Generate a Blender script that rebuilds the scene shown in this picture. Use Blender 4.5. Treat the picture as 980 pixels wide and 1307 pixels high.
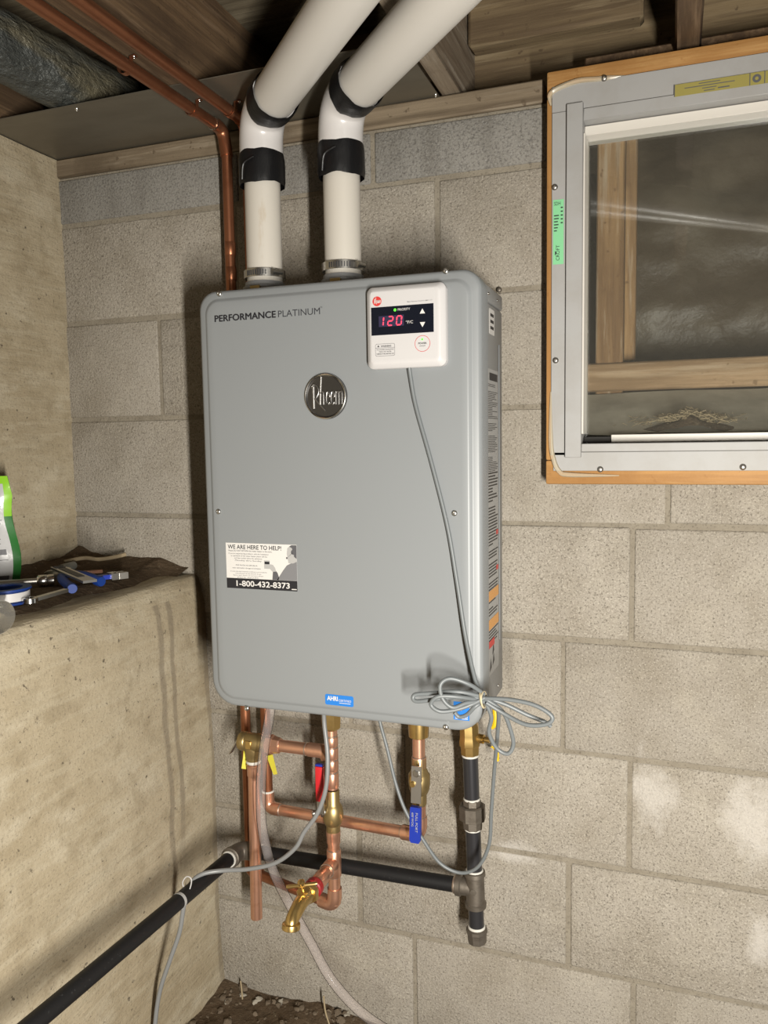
import bpy, bmesh, math, random
from mathutils import Vector, Matrix, noise
random.seed(7)
for o in list(bpy.data.objects): bpy.data.objects.remove(o)
scene = bpy.context.scene
COL = scene.collection

# ---------------------------------------------------------------- camera
F, W, H = 1018.0, 980.0, 1307.0
RT = Vector((0.9404798, 0.33949685, -0.01548)); UP = Vector((-0.01596812, 0.08964262, 0.99584598))
FW = Vector((-0.33947424, 0.93632585, -0.0897282)); CAM = Vector((1.22162, -1.39964, 1.16313))
cd = bpy.data.cameras.new('camera'); cam = bpy.data.objects.new('camera', cd); COL.objects.link(cam)
cd.sensor_fit = 'VERTICAL'; cd.sensor_height = 36.0; cd.lens = F / H * 36.0; cd.clip_start = 0.02
cam.matrix_world = Matrix(((RT.x, UP.x, -FW.x, CAM.x), (RT.y, UP.y, -FW.y, CAM.y), (RT.z, UP.z, -FW.z, CAM.z), (0, 0, 0, 1)))
scene.camera = cam

# ---------------------------------------------------------------- light and exposure
wd = bpy.data.worlds.new('world'); scene.world = wd; wd.use_nodes = True
wd.node_tree.nodes['Background'].inputs[0].default_value = (1.0, 0.95, 0.86, 1)
wd.node_tree.nodes['Background'].inputs[1].default_value = 0.02
def lamp(name, loc, power, radius, col):
    l = bpy.data.lights.new(name, 'POINT'); l.energy = power; l.shadow_soft_size = radius; l.color = col
    o = bpy.data.objects.new(name, l); o.location = loc; COL.objects.link(o); return o
def strip(name, loc, target, sx, sy, power, col):
    l = bpy.data.lights.new(name, 'AREA'); l.shape = 'RECTANGLE'; l.size = sx; l.size_y = sy; l.energy = power; l.color = col
    o = bpy.data.objects.new(name, l); COL.objects.link(o); o.location = loc
    o.rotation_euler = (Vector(target) - Vector(loc)).to_track_quat('-Z', 'Y').to_euler(); return o
strip('upright_tube_lamp', (1.58, -1.62, 0.79), (0.50, 0.0, 0.48), 0.045, 0.56, 62, (1.0, 0.955, 0.875))   # tube work lamp standing upright on the right
lamp('bulb_lamp', (1.58, -1.64, 1.49), 4.0, 0.025, (1.0, 0.92, 0.80))                                       # small bulb at the head of it
scene.view_settings.view_transform = 'Standard'; scene.view_settings.look = 'None'
scene.view_settings.exposure = 0.0; scene.view_settings.gamma = 1.0
scene.view_settings.use_curve_mapping = False

# ---------------------------------------------------------------- measuring helpers (photo pixel + a real plane -> point in the room)
def _d(px, py): return FW + RT * ((px - W/2) / F) - UP * ((py - H/2) / F)
def P(px, py, Y=0.0): d = _d(px, py); return CAM + d * ((Y - CAM.y) / d.y)
def PX(px, py, X): d = _d(px, py); return CAM + d * ((X - CAM.x) / d.x)
def PZ(px, py, Z): d = _d(px, py); return CAM + d * ((Z - CAM.z) / d.z)
V = Vector

# ---------------------------------------------------------------- materials
def mat(name, base, rough=0.5, metal=0.0, layers=(), bump=(), coat=0.0, spec=0.5, emit=None, rand=0.0, alpha=None):
    """layers: (kind, scale, lo, hi, colour, amount, (sx,sy,sz)); bump: (kind, scale, strength, distance, (sx,sy,sz))"""
    kk = 0.66 if metal < 0.5 else 0.82
    base = tuple(c * kk for c in base); layers = [(q[0], q[1], q[2], q[3], tuple(c * kk for c in q[4]), q[5], q[6]) for q in layers]
    m = bpy.data.materials.new(name); m.use_nodes = True
    nt = m.node_tree; N = nt.nodes; L = nt.links; b = N['Principled BSDF']
    b.inputs['Roughness'].default_value = rough; b.inputs['Metallic'].default_value = metal
    b.inputs['Specular IOR Level'].default_value = spec; b.inputs['Coat Weight'].default_value = coat
    geo = N.new('ShaderNodeNewGeometry')
    def vec(st):
        if st is None: return geo.outputs['Position']
        mp = N.new('ShaderNodeMapping'); L.new(geo.outputs['Position'], mp.inputs['Vector'])
        mp.inputs['Scale'].default_value = st[:3]
        if len(st) > 3: mp.inputs['Rotation'].default_value = st[3:6]
        return mp.outputs[0]
    def tex(kind, scale, st):
        if kind == 'voronoi':
            t = N.new('ShaderNodeTexVoronoi'); t.inputs['Scale'].default_value = scale; out = t.outputs['Distance']
        else:
            t = N.new('ShaderNodeTexNoise'); t.inputs['Scale'].default_value = scale
            t.inputs['Detail'].default_value = 2.0 if kind == 'fine' else 6.0; t.inputs['Roughness'].default_value = 0.62
            out = t.outputs['Fac']
        L.new(vec(st), t.inputs['Vector']); return out
    cur = N.new('ShaderNodeRGB'); cur.outputs[0].default_value = (*base, 1); cur = cur.outputs[0]
    if rand:
        oi = N.new('ShaderNodeObjectInfo'); hs = N.new('ShaderNodeMapRange')
        hs.inputs['To Min'].default_value = 1 - rand; hs.inputs['To Max'].default_value = 1 + rand
        L.new(oi.outputs['Random'], hs.inputs['Value'])
        mx = N.new('ShaderNodeMix'); mx.data_type = 'RGBA'; mx.blend_type = 'MULTIPLY'; mx.inputs['Factor'].default_value = 1
        L.new(cur, mx.inputs['A']); L.new(hs.outputs[0], mx.inputs['B']); cur = mx.outputs['Result']
    for (kind, scale, lo, hi, colr, amt, st) in layers:
        t = tex(kind, scale, st); mr = N.new('ShaderNodeMapRange'); mr.inputs['From Min'].default_value = lo; mr.inputs['From Max'].default_value = hi
        mr.inputs['To Max'].default_value = amt; L.new(t, mr.inputs['Value'])
        mx = N.new('ShaderNodeMix'); mx.data_type = 'RGBA'; L.new(mr.outputs[0], mx.inputs['Factor']); L.new(cur, mx.inputs['A'])
        mx.inputs['B'].default_value = (*colr, 1); cur = mx.outputs['Result']
    L.new(cur, b.inputs['Base Color'])
    nrm = None
    for (kind, scale, stren, dist, st) in bump:
        bp = N.new('ShaderNodeBump'); bp.inputs['Strength'].default_value = stren; bp.inputs['Distance'].default_value = dist
        L.new(tex(kind, scale, st), bp.inputs['Height'])
        if nrm: L.new(nrm, bp.inputs['Normal'])
        nrm = bp.outputs[0]
    if nrm: L.new(nrm, b.inputs['Normal'])
    if emit:
        b.inputs['Emission Color'].default_value = (*emit[0], 1); b.inputs['Emission Strength'].default_value = emit[1]
    return m
def clear_mat(name, tint, gloss_rough, haze, haze_col, ior=1.45, bump=None):
    m = bpy.data.materials.new(name); m.use_nodes = True; nt = m.node_tree; N = nt.nodes; L = nt.links
    N.remove(N['Principled BSDF']); out = N['Material Output']
    tr = N.new('ShaderNodeBsdfTransparent'); tr.inputs[0].default_value = (*tint, 1)
    df = N.new('ShaderNodeBsdfDiffuse'); df.inputs[0].default_value = (*haze_col, 1)
    gl = N.new('ShaderNodeBsdfGlossy'); gl.inputs['Roughness'].default_value = gloss_rough
    a = N.new('ShaderNodeMixShader'); a.inputs[0].default_value = haze; L.new(tr.outputs[0], a.inputs[1]); L.new(df.outputs[0], a.inputs[2])
    fr = N.new('ShaderNodeFresnel'); fr.inputs[0].default_value = ior
    b = N.new('ShaderNodeMixShader'); L.new(fr.outputs[0], b.inputs[0]); L.new(a.outputs[0], b.inputs[1]); L.new(gl.outputs[0], b.inputs[2])
    L.new(b.outputs[0], out.inputs[0]); return m

MT = {}
MT['block'] = mat('block', (0.43, 0.39, 0.33), 0.95, rand=0.07, spec=0.2,
    layers=[('noise', 7, 0.42, 0.68, (0.305, 0.265, 0.205), 0.70, None), ('noise', 13, 0.52, 0.70, (0.50, 0.455, 0.375), 0.55, None),
            ('fine', 190, 0.52, 0.68, (0.22, 0.19, 0.15), 0.50, None), ('fine', 300, 0.57, 0.66, (0.10, 0.085, 0.065), 0.65, None), ('fine', 340, 0.55, 0.68, (0.64, 0.59, 0.50), 0.6, None)],
    bump=[('fine', 210, 0.6, 0.003, None), ('noise', 36, 0.4, 0.004, None)])
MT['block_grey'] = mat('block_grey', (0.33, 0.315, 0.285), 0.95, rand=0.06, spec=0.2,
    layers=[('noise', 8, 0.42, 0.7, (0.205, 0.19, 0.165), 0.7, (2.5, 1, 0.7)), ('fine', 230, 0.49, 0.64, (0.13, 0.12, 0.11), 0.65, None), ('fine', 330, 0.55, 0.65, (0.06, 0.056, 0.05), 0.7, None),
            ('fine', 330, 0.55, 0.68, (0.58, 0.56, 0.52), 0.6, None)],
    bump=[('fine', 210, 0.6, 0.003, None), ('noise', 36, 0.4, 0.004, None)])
MT['mortar'] = mat('mortar', (0.345, 0.305, 0.24), 0.95, spec=0.2, layers=[('noise', 25, 0.4, 0.65, (0.255, 0.22, 0.17), 0.7, None), ('fine', 260, 0.56, 0.68, (0.14, 0.12, 0.09), 0.6, None)],
    bump=[('fine', 300, 0.45, 0.002, None), ('noise', 30, 0.5, 0.005, None)])
MT['concrete'] = mat('concrete', (0.53, 0.45, 0.315), 0.92, spec=0.25,
    layers=[('noise', 4, 0.42, 0.64, (0.40, 0.325, 0.21), 0.8, None), ('noise', 9, 0.52, 0.68, (0.64, 0.57, 0.43), 0.7, (1, 0.7, 1.6)), ('noise', 22, 0.50, 0.66, (0.34, 0.275, 0.175), 0.55, None),
            ('noise', 40, 0.50, 0.64, (0.60, 0.53, 0.39), 0.45, (1, 0.16, 1.3, 0.42, 0, 0)), ('noise', 75, 0.64, 0.69, (0.10, 0.08, 0.055), 0.85, None), ('fine', 260, 0.58, 0.68, (0.24, 0.20, 0.14), 0.5, None)],
    bump=[('noise', 42, 0.85, 0.006, (1, 0.16, 1.3, 0.42, 0, 0)), ('fine', 160, 0.4, 0.0025, None)])
def wood(name, base, dark, light, st, rough=0.8, bumps=0.5):
    return mat(name, base, rough, spec=0.3, layers=[('noise', 9, 0.42, 0.62, dark, 0.8, st), ('noise', 34, 0.46, 0.60, dark, 0.6, st), ('noise', 26, 0.54, 0.66, light, 0.65, st), ('noise', 5, 0.56, 0.68, dark, 0.6, None), ('fine', 60, 0.66, 0.72, dark, 0.8, None)],
               bump=[('noise', 34, bumps, 0.004, st), ('fine', 120, 0.25, 0.0015, None)])
SX, SY, SZ = (0.12, 2.2, 2.2), (2.2, 0.12, 2.2), (2.2, 2.2, 0.12)
MT['plate_wood'] = wood('plate_wood', (0.30, 0.235, 0.16), (0.13, 0.095, 0.06), (0.42, 0.35, 0.26), SX)
MT['joist_wood'] = wood('joist_wood', (0.20, 0.125, 0.066), (0.075, 0.045, 0.025), (0.30, 0.20, 0.12), SY)
MT['joist_grey'] = wood('joist_grey', (0.34, 0.275, 0.20), (0.16, 0.115, 0.075), (0.46, 0.40, 0.32), SY)
MT['rim_wood'] = wood('rim_wood', (0.26, 0.19, 0.105), (0.12, 0.08, 0.045), (0.36, 0.28, 0.17), SX)
MT['sub_wood'] = wood('sub_wood', (0.27, 0.225, 0.15), (0.13, 0.10, 0.062), (0.36, 0.31, 0.22), SX)
MT['pine_x'] = wood('pine_x', (0.58, 0.31, 0.105), (0.40, 0.195, 0.06), (0.66, 0.40, 0.16), SX, 0.6, 0.2)
MT['pine_z'] = wood('pine_z', (0.58, 0.31, 0.105), (0.40, 0.195, 0.06), (0.66, 0.40, 0.16), SZ, 0.6, 0.2)
MT['stud_z'] = wood('stud_z', (0.60, 0.37, 0.175), (0.22, 0.12, 0.055), (0.72, 0.60, 0.45), SZ)
MT['stud_x'] = wood('stud_x', (0.60, 0.40, 0.23), (0.28, 0.17, 0.085), (0.70, 0.54, 0.37), SX)
MT['dirt'] = mat('dirt', (0.135, 0.095, 0.06), 1.0, spec=0.1, layers=[('noise', 30, 0.5, 0.7, (0.07, 0.05, 0.032), 0.8, None), ('fine', 150, 0.62, 0.72, (0.34, 0.28, 0.20), 0.6, None)],
    bump=[('noise', 70, 0.8, 0.006, None)])
MT['clod'] = mat('clod', (0.20, 0.155, 0.11), 1.0, spec=0.1, rand=0.3, bump=[('noise', 90, 0.6, 0.004, None)])
MT['pale_clod'] = mat('pale_clod', (0.42, 0.38, 0.31), 1.0, spec=0.1, bump=[('noise', 90, 0.6, 0.004, None)])
MT['straw'] = mat('straw', (0.42, 0.33, 0.20), 0.9)
MT['heater'] = mat('heater', (0.288, 0.305, 0.315), 0.42, spec=0.45, bump=[('fine', 900, 0.05, 0.0004, None)])
MT['heater_side'] = mat('heater_side', (0.34, 0.345, 0.345), 0.45, spec=0.4)
MT['collar'] = mat('collar', (0.27, 0.275, 0.28), 0.4, spec=0.5)
MT['white_plastic'] = mat('white_plastic', (0.70, 0.685, 0.685), 0.3, spec=0.5)
MT['white_print'] = mat('white_print', (0.82, 0.80, 0.77), 0.5)
MT['black_print'] = mat('black_print', (0.015, 0.015, 0.02), 0.5)
MT['dark_print'] = mat('dark_print', (0.035, 0.037, 0.045), 0.5)
MT['grey_print'] = mat('grey_print', (0.23, 0.23, 0.24), 0.5)
MT['lightgrey_print'] = mat('lightgrey_print', (0.50, 0.495, 0.485), 0.5)
MT['midgrey_print'] = mat('midgrey_print', (0.115, 0.115, 0.125), 0.5)
MT['label_grey'] = mat('label_grey', (0.46, 0.46, 0.45), 0.5)
MT['orange_print'] = mat('orange_print', (0.85, 0.42, 0.12), 0.5)
MT['red_print'] = mat('red_print', (0.72, 0.045, 0.04), 0.45)
MT['blue_print'] = mat('blue_print', (0.02, 0.22, 0.72), 0.4)
MT['display'] = mat('display', (0.008, 0.010, 0.018), 0.25, spec=0.5)
MT['segment_off'] = mat('segment_off', (0.035, 0.03, 0.075), 0.4)
MT['red_led'] = mat('red_led', (0.9, 0.05, 0.08), 0.4, emit=((1.0, 0.05, 0.10), 1.6))
MT['green_led'] = mat('green_led', (0.1, 0.8, 0.05), 0.4, emit=((0.12, 1.0, 0.04), 1.1))
MT['chrome'] = mat('chrome', (0.72, 0.71, 0.69), 0.18, 1.0)
MT['badge_dark'] = mat('badge_dark', (0.16, 0.155, 0.15), 0.28, 0.9)
MT['badge_letters'] = mat('badge_letters', (0.45, 0.44, 0.43), 0.35, 1.0)
MT['steel'] = mat('steel', (0.62, 0.61, 0.58), 0.3, 1.0, bump=[('fine', 200, 0.08, 0.0006, None)])
MT['dull_steel'] = mat('dull_steel', (0.45, 0.43, 0.40), 0.42, 1.0)
MT['flashing'] = mat('flashing', (0.27, 0.245, 0.195), 0.48, 0.75, layers=[('noise', 7, 0.45, 0.7, (0.19, 0.165, 0.125), 0.7, (0.5, 1.5, 1))], bump=[('noise', 6, 0.15, 0.01, None), ('noise', 50, 0.08, 0.001, None)])
MT['aluminium'] = mat('aluminium', (0.47, 0.465, 0.455), 0.6, 0.2, spec=0.3, layers=[('noise', 16, 0.45, 0.65, (0.42, 0.405, 0.38), 0.6, None)], bump=[('noise', 30, 0.06, 0.001, None)])
MT['white_vinyl'] = mat('white_vinyl', (0.80, 0.76, 0.69), 0.4)
MT['gasket'] = mat('gasket', (0.02, 0.018, 0.015), 0.8)
MT['green_sticker'] = mat('green_sticker', (0.27, 0.72, 0.36), 0.55)
MT['yellow_sticker'] = mat('yellow_sticker', (0.36, 0.31, 0.08), 0.5)
MT['pvc'] = mat('pvc', (0.69, 0.65, 0.58), 0.35, spec=0.45, layers=[('noise', 9, 0.62, 0.70, (0.50, 0.36, 0.21), 0.45, (1.6, 1.6, 0.5))])
MT['pvc_run'] = mat('pvc_run', (0.77, 0.74, 0.69), 0.38, spec=0.45)
MT['pvc_white'] = mat('pvc_white', (0.76, 0.735, 0.725), 0.25, spec=0.5)
MT['tape'] = mat('tape', (0.008, 0.008, 0.009), 0.4, spec=0.3, bump=[('noise', 45, 0.35, 0.004, (1, 1, 0.4))])
MT['copper'] = mat('copper', (0.90, 0.51, 0.355), 0.34, 0.9, layers=[('noise', 22, 0.5, 0.75, (0.55, 0.22, 0.10), 0.6, None)], bump=[('noise', 60, 0.05, 0.001, None)])
MT['copper_old'] = mat('copper_old', (0.40, 0.165, 0.085), 0.36, 0.85, layers=[('noise', 20, 0.48, 0.75, (0.24, 0.085, 0.04), 0.7, None)], bump=[('noise', 60, 0.06, 0.001, None)])
MT['solder'] = mat('solder', (0.62, 0.52, 0.44), 0.35, 0.9)
MT['brass'] = mat('brass', (0.70, 0.49, 0.19), 0.30, 0.95, layers=[('noise', 40, 0.5, 0.8, (0.42, 0.27, 0.09), 0.5, None)])
MT['brass_dull'] = mat('brass_dull', (0.46, 0.345, 0.16), 0.42, 0.9, layers=[('noise', 40, 0.5, 0.8, (0.28, 0.19, 0.08), 0.5, None)])
MT['black_iron'] = mat('black_iron', (0.013, 0.013, 0.014), 0.5, 0.0, spec=0.28, layers=[('fine', 160, 0.66, 0.74, (0.08, 0.08, 0.08), 0.5, None)], bump=[('noise', 80, 0.15, 0.001, None)])
MT['nipple'] = mat('nipple', (0.06, 0.06, 0.066), 0.30, 0.6)
MT['iron'] = mat('iron', (0.20, 0.175, 0.145), 0.5, 0.75, layers=[('noise', 50, 0.5, 0.7, (0.11, 0.09, 0.07), 0.6, None)], bump=[('noise', 120, 0.3, 0.001, None)])
MT['sealant'] = mat('sealant', (0.80, 0.78, 0.72), 0.5)
MT['red_rubber'] = mat('red_rubber', (0.70, 0.02, 0.03), 0.4)
MT['red_tape'] = mat('red_tape', (0.38, 0.016, 0.02), 0.4)
MT['blue_rubber'] = mat('blue_rubber', (0.012, 0.040, 0.40), 0.38)
MT['yellow_paint'] = mat('yellow_paint', (0.90, 0.60, 0.01), 0.4)
MT['yellow_tag'] = mat('yellow_tag', (0.80, 0.72, 0.07), 0.5)
MT['cable'] = mat('cable', (0.19, 0.208, 0.215), 0.42, spec=0.45)
MT['cable_light'] = mat('cable_light', (0.27, 0.275, 0.275), 0.38, spec=0.5)
MT['band'] = mat('band', (0.66, 0.56, 0.36), 0.6)
MT['glass'] = clear_mat('glass', (0.93, 0.94, 0.93), 0.0, 0.03, (0.55, 0.52, 0.45), 1.52)
MT['vinyl_hose'] = clear_mat('vinyl_hose', (0.95, 0.93, 0.925), 0.05, 0.085, (0.80, 0.74, 0.73), 1.11)
MT['clear_cup'] = clear_mat('clear_cup', (0.85, 0.84, 0.80), 0.1, 0.25, (0.6, 0.58, 0.53), 1.45)
MT['poly_sheet'] = mat('poly_sheet', (0.105, 0.076, 0.045), 0.45, spec=0.35, layers=[('noise', 5, 0.45, 0.65, (0.21, 0.175, 0.125), 0.8, None), ('noise', 11, 0.5, 0.7, (0.095, 0.07, 0.045), 0.6, None)], bump=[('noise', 6, 0.5, 0.02, None), ('noise', 30, 0.15, 0.004, None)])
MT['sill_cement'] = mat('sill_cement', (0.68, 0.62, 0.50), 0.95, spec=0.2, layers=[('noise', 12, 0.45, 0.7, (0.40, 0.36, 0.285), 0.7, None)], bump=[('noise', 40, 0.3, 0.003, None)])
MT['wrap'] = mat('wrap', (0.11, 0.118, 0.11), 0.42, 0.3, layers=[('noise', 9, 0.48, 0.62, (0.30, 0.255, 0.15), 0.7, (0.8, 0.3, 1))], bump=[('noise', 20, 1.0, 0.03, (1.2, 0.6, 1.2)), ('noise', 60, 0.2, 0.004, None)])
MT['bag_lime'] = mat('bag_lime', (0.32, 0.70, 0.03), 0.3, coat=0.3)
MT['bag_green'] = mat('bag_green', (0.015, 0.17, 0.02), 0.3, coat=0.3)
MT['bag_label'] = mat('bag_label', (0.62, 0.62, 0.62), 0.25, coat=0.3, bump=[('noise', 18, 0.3, 0.004, None)])
MT['blue_plastic'] = mat('blue_plastic', (0.008, 0.042, 0.24), 0.55, spec=0.3)
MT['tape_white'] = mat('tape_white', (0.68, 0.66, 0.65), 0.5)
MT['dark_rubber'] = mat('dark_rubber', (0.03, 0.03, 0.035), 0.5)
MT['orange_plastic'] = mat('orange_plastic', (0.50, 0.17, 0.05), 0.5)
MT['pale_stick'] = mat('pale_stick', (0.36, 0.28, 0.17), 0.8)
MT['grey_plastic'] = mat('grey_plastic', (0.32, 0.33, 0.30), 0.5)
MT['caulk'] = clear_mat('caulk', (0.92, 0.88, 0.80), 0.15, 0.35, (0.80, 0.70, 0.52), 1.4)

# ---------------------------------------------------------------- mesh helpers
def frame_of(d):
    d = d.normalized(); a = V((0, 0, 1)) if abs(d.z) < 0.9 else V((1, 0, 0))
    u = d.cross(a).normalized(); v = u.cross(d).normalized(); return u, v
class MB:
    def __init__(s): s.v = []; s.f = []
    def add(s, vs, fs):
        n = len(s.v); s.v += [V(q) for q in vs]; s.f += [tuple(i + n for i in f) for f in fs]; return s
    def box(s, a, b):
        x0, y0, z0 = a; x1, y1, z1 = b
        return s.add([(x0,y0,z0),(x1,y0,z0),(x1,y1,z0),(x0,y1,z0),(x0,y0,z1),(x1,y0,z1),(x1,y1,z1),(x0,y1,z1)],
              [(3,2,1,0),(4,5,6,7),(0,1,5,4),(1,2,6,5),(2,3,7,6),(3,0,4,7)])
    def obox(s, c, ex, ey, ez):          # centre and three half-axis vectors
        c, ex, ey, ez = V(c), V(ex), V(ey), V(ez)
        vs = [c - ex - ey - ez, c + ex - ey - ez, c + ex + ey - ez, c - ex + ey - ez, c - ex - ey + ez, c + ex - ey + ez, c + ex + ey + ez, c - ex + ey + ez]
        return s.add(vs, [(3,2,1,0),(4,5,6,7),(0,1,5,4),(1,2,6,5),(2,3,7,6),(3,0,4,7)])
    def bbox(s, a, b, bev=0.003, seg=1):   # bevelled box
        bm = bmesh.new(); m2 = MB().box(a, b)
        vs = [bm.verts.new(q) for q in m2.v]
        for f in m2.f: bm.faces.new([vs[i] for i in f])
        bmesh.ops.bevel(bm, geom=list(bm.edges), offset=bev, segments=seg, affect='EDGES', profile=0.5)
        bm.verts.index_update()
        s.add([q.co.copy() for q in bm.verts], [tuple(q.index for q in f.verts) for f in bm.faces]); bm.free(); return s
    def rings(s, rings, cap0=True, cap1=True, close=False):
        n = len(rings[0]); base = len(s.v)
        for r in rings: s.v += [V(q) for q in r]
        m = len(rings)
        for i in range(m if close else m - 1):
            a = base + i * n; b = base + ((i + 1) % m) * n
            for j in range(n): s.f.append((a + j, a + (j + 1) % n, b + (j + 1) % n, b + j))
        if not close:
            if cap0: s.f.append(tuple(base + j for j in range(n))[::-1])
            if cap1: s.f.append(tuple(base + (m - 1) * n + j for j in range(n)))
        return s
    def lathe(s, p0, axis, prof, n=24, rot=0.0, cap=True):   # prof: (distance along axis, radius)
        axis = V(axis).normalized(); u, v = frame_of(axis); p0 = V(p0)
        R = []
        for t, r in prof:
            c = p0 + axis * t
            R.append([c + u * (math.cos(rot + 2*math.pi*j/n) * r) + v * (math.sin(rot + 2*math.pi*j/n) * r) for j in range(n)])
        s.rings(R, cap, cap)
        return s
    def cyl(s, a, b, r, n=20, r2=None): 
        a, b = V(a), V(b); return s.lathe(a, b - a, [(0, r), ((b - a).length, r if r2 is None else r2)], n)
    def tube(s, pts, r, n=12, cap=True, rads=None):
        pts = [V(q) for q in pts]; R = []; u = None
        for i, c in enumerate(pts):
            d = (pts[min(i+1, len(pts)-1)] - pts[max(i-1, 0)]).normalized()
            if u is None: u, w_ = frame_of(d)
            else:
                u = (u - d * u.dot(d)); u = u.normalized() if u.length > 1e-6 else frame_of(d)[0]
            w_ = d.cross(u); rr = rads[i] if rads else r
            R.append([c + u * (math.cos(2*math.pi*j/n) * rr) + w_ * (math.sin(2*math.pi*j/n) * rr) for j in range(n)])
        return s.rings(R, cap, cap)
    def sphere(s, c, r, n=14, sc=(1,1,1)):
        c = V(c); prof = []
        R = []
        for i in range(n//2 + 1):
            t = math.pi * i / (n//2); z = -math.cos(t); q = max(math.sin(t), 0.01)
            R.append([c + V((math.cos(2*math.pi*j/n) * q * r * sc[0], math.sin(2*math.pi*j/n) * q * r * sc[1], z * r * sc[2])) for j in range(n)])
        return s.rings(R)
    def torus(s, c, axis, R0, r, n=28, k=8):
        axis = V(axis).normalized(); u, v = frame_of(axis); c = V(c); rg = []
        for i in range(n):
            a = 2*math.pi*i/n; d = u*math.cos(a) + v*math.sin(a)
            rg.append([c + d*(R0 + r*math.cos(2*math.pi*j/k)) + axis*(r*math.sin(2*math.pi*j/k)) for j in range(k)])
        return s.rings(rg, close=True)
    def build(s, name, m, parent=None, smooth=40):
        lo = V((min(q[i] for q in s.v) for i in range(3))); hi = V((max(q[i] for q in s.v) for i in range(3)))
        c = (lo + hi) / 2; c.z = lo.z
        me = bpy.data.meshes.new(name); me.from_pydata([tuple(q - c) for q in s.v], [], s.f)
        bm = bmesh.new(); bm.from_mesh(me); bmesh.ops.recalc_face_normals(bm, faces=bm.faces); bm.to_mesh(me); bm.free()
        if smooth:
            me.polygons.foreach_set('use_smooth', [True] * len(me.polygons)); me.set_sharp_from_angle(angle=math.radians(smooth))
        me.materials.append(MT[m] if isinstance(m, str) else m)
        o = bpy.data.objects.new(name, me); COL.objects.link(o); o.location = c
        if parent is not None: adopt(o, parent)
        return o
def world_loc(o):
    l = V(o.location)
    while o.parent is not None: o = o.parent; l = l + o.location
    return l
def adopt(o, parent): 
    l = V(o.location); o.parent = parent; o.location = l - world_loc(parent)
def thing(name, label, cat, loc, group=None):
    o = bpy.data.objects.new(name, None); COL.objects.link(o); o.location = V(loc); o.empty_display_size = 0.05
    o['label'] = label; o['category'] = cat
    if group: o['group'] = group
    return o
def tag(o, label, cat, group=None):
    o['label'] = label; o['category'] = cat
    if group: o['group'] = group
    return o
def struct(o, label=None, cat=None):
    o['kind'] = 'structure'
    if label: o['label'] = label
    if cat: o['category'] = cat
    return o
def crom(pts, k=8):
    pts = [V(q) for q in pts]; out = []
    for i in range(len(pts) - 1):
        p0 = pts[max(i-1, 0)]; p1 = pts[i]; p2 = pts[i+1]; p3 = pts[min(i+2, len(pts)-1)]
        for j in range(k):
            t = j / k
            out.append(0.5 * ((2*p1) + (p2 - p0)*t + (2*p0 - 5*p1 + 4*p2 - p3)*t*t + (3*p1 - p0 - 3*p2 + p3)*t*t*t))
    out.append(pts[-1]); return out
def fillet(pts, r, k=8):     # polyline with rounded corners
    pts = [V(q) for q in pts]; out = [pts[0]]
    for i in range(1, len(pts) - 1):
        a = (pts[i-1] - pts[i]).normalized(); b = (pts[i+1] - pts[i]).normalized()
        s_ = pts[i] + a * r; e_ = pts[i] + b * r
        for j in range(k + 1):
            t = j / k; out.append(s_ * (1-t)**2 + pts[i] * 2*t*(1-t) + e_ * t*t)
    out.append(pts[-1]); return out
# flat print in a plane: origin, horizontal unit, vertical unit, outward normal
class Pl:
    def __init__(s, o, ex, ez, n): s.o, s.ex, s.ez, s.n = V(o), V(ex), V(ez), V(n)
    def at(s, x, z, h=0.0): return s.o + s.ex * x + s.ez * z + s.n * h
    def poly(s, mb, pts, h=0.0, thick=0.0):
        n = len(pts)
        if thick: mb.rings([[s.at(x, z, h) for x, z in pts], [s.at(x, z, h + thick) for x, z in pts]])
        else: mb.add([s.at(x, z, h) for x, z in pts], [tuple(range(n))])
        return mb
    def rect(s, mb, x0, z0, x1, z1, h=0.0, thick=0.0): return s.poly(mb, [(x0, z0), (x1, z0), (x1, z1), (x0, z1)], h, thick)
def rrect(x0, z0, x1, z1, r, k=6):
    out = []
    for cx, cz, a0 in ((x1-r, z1-r, 0), (x0+r, z1-r, 90), (x0+r, z0+r, 180), (x1-r, z0+r, 270)):
        for j in range(k + 1):
            a = math.radians(a0 + 90 * j / k); out.append((cx + r*math.cos(a), cz + r*math.sin(a)))
    return out
def disc(cx, cz, r, n=28, sx=1.0): return [(cx + sx*r*math.cos(2*math.pi*i/n), cz + r*math.sin(2*math.pi*i/n)) for i in range(n)]
def ring2(mb, pl, cx, cz, r0, r1, h, n=32):
    mb.add([pl.at(cx + r0*math.cos(2*math.pi*i/n), cz + r0*math.sin(2*math.pi*i/n), h) for i in range(n)] +
           [pl.at(cx + r1*math.cos(2*math.pi*i/n), cz + r1*math.sin(2*math.pi*i/n), h) for i in range(n)],
           [(i, (i+1) % n, n + (i+1) % n, n + i) for i in range(n)])
def text(mb, pl, s_, x, z, h, width=None, bold=0.0, lift=0.0003, align='L', slant=0.0):
    cu = bpy.data.curves.new('t', 'FONT'); cu.body = s_; cu.offset = bold; cu.resolution_u = 3; cu.shear = slant
    ob = bpy.data.objects.new('t', cu); me = bpy.data.meshes.new_from_object(ob)
    vs = [q.co for q in me.vertices]
    x0 = min(q.x for q in vs); x1 = max(q.x for q in vs); z1 = max(q.y for q in vs if True); z0 = 0.0
    sc = h / 0.73; sx = sc if width is None else width / (x1 - x0)
    w_ = (x1 - x0) * sx; ox = x - (w_/2 if align == 'C' else 0)
    mb.add([pl.at(ox + (q.x - x0) * sx, z + q.y * sc, lift) for q in vs], [tuple(f.vertices) for f in me.polygons])
    bpy.data.objects.remove(ob); bpy.data.curves.remove(cu); bpy.data.meshes.remove(me); return w_

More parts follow.
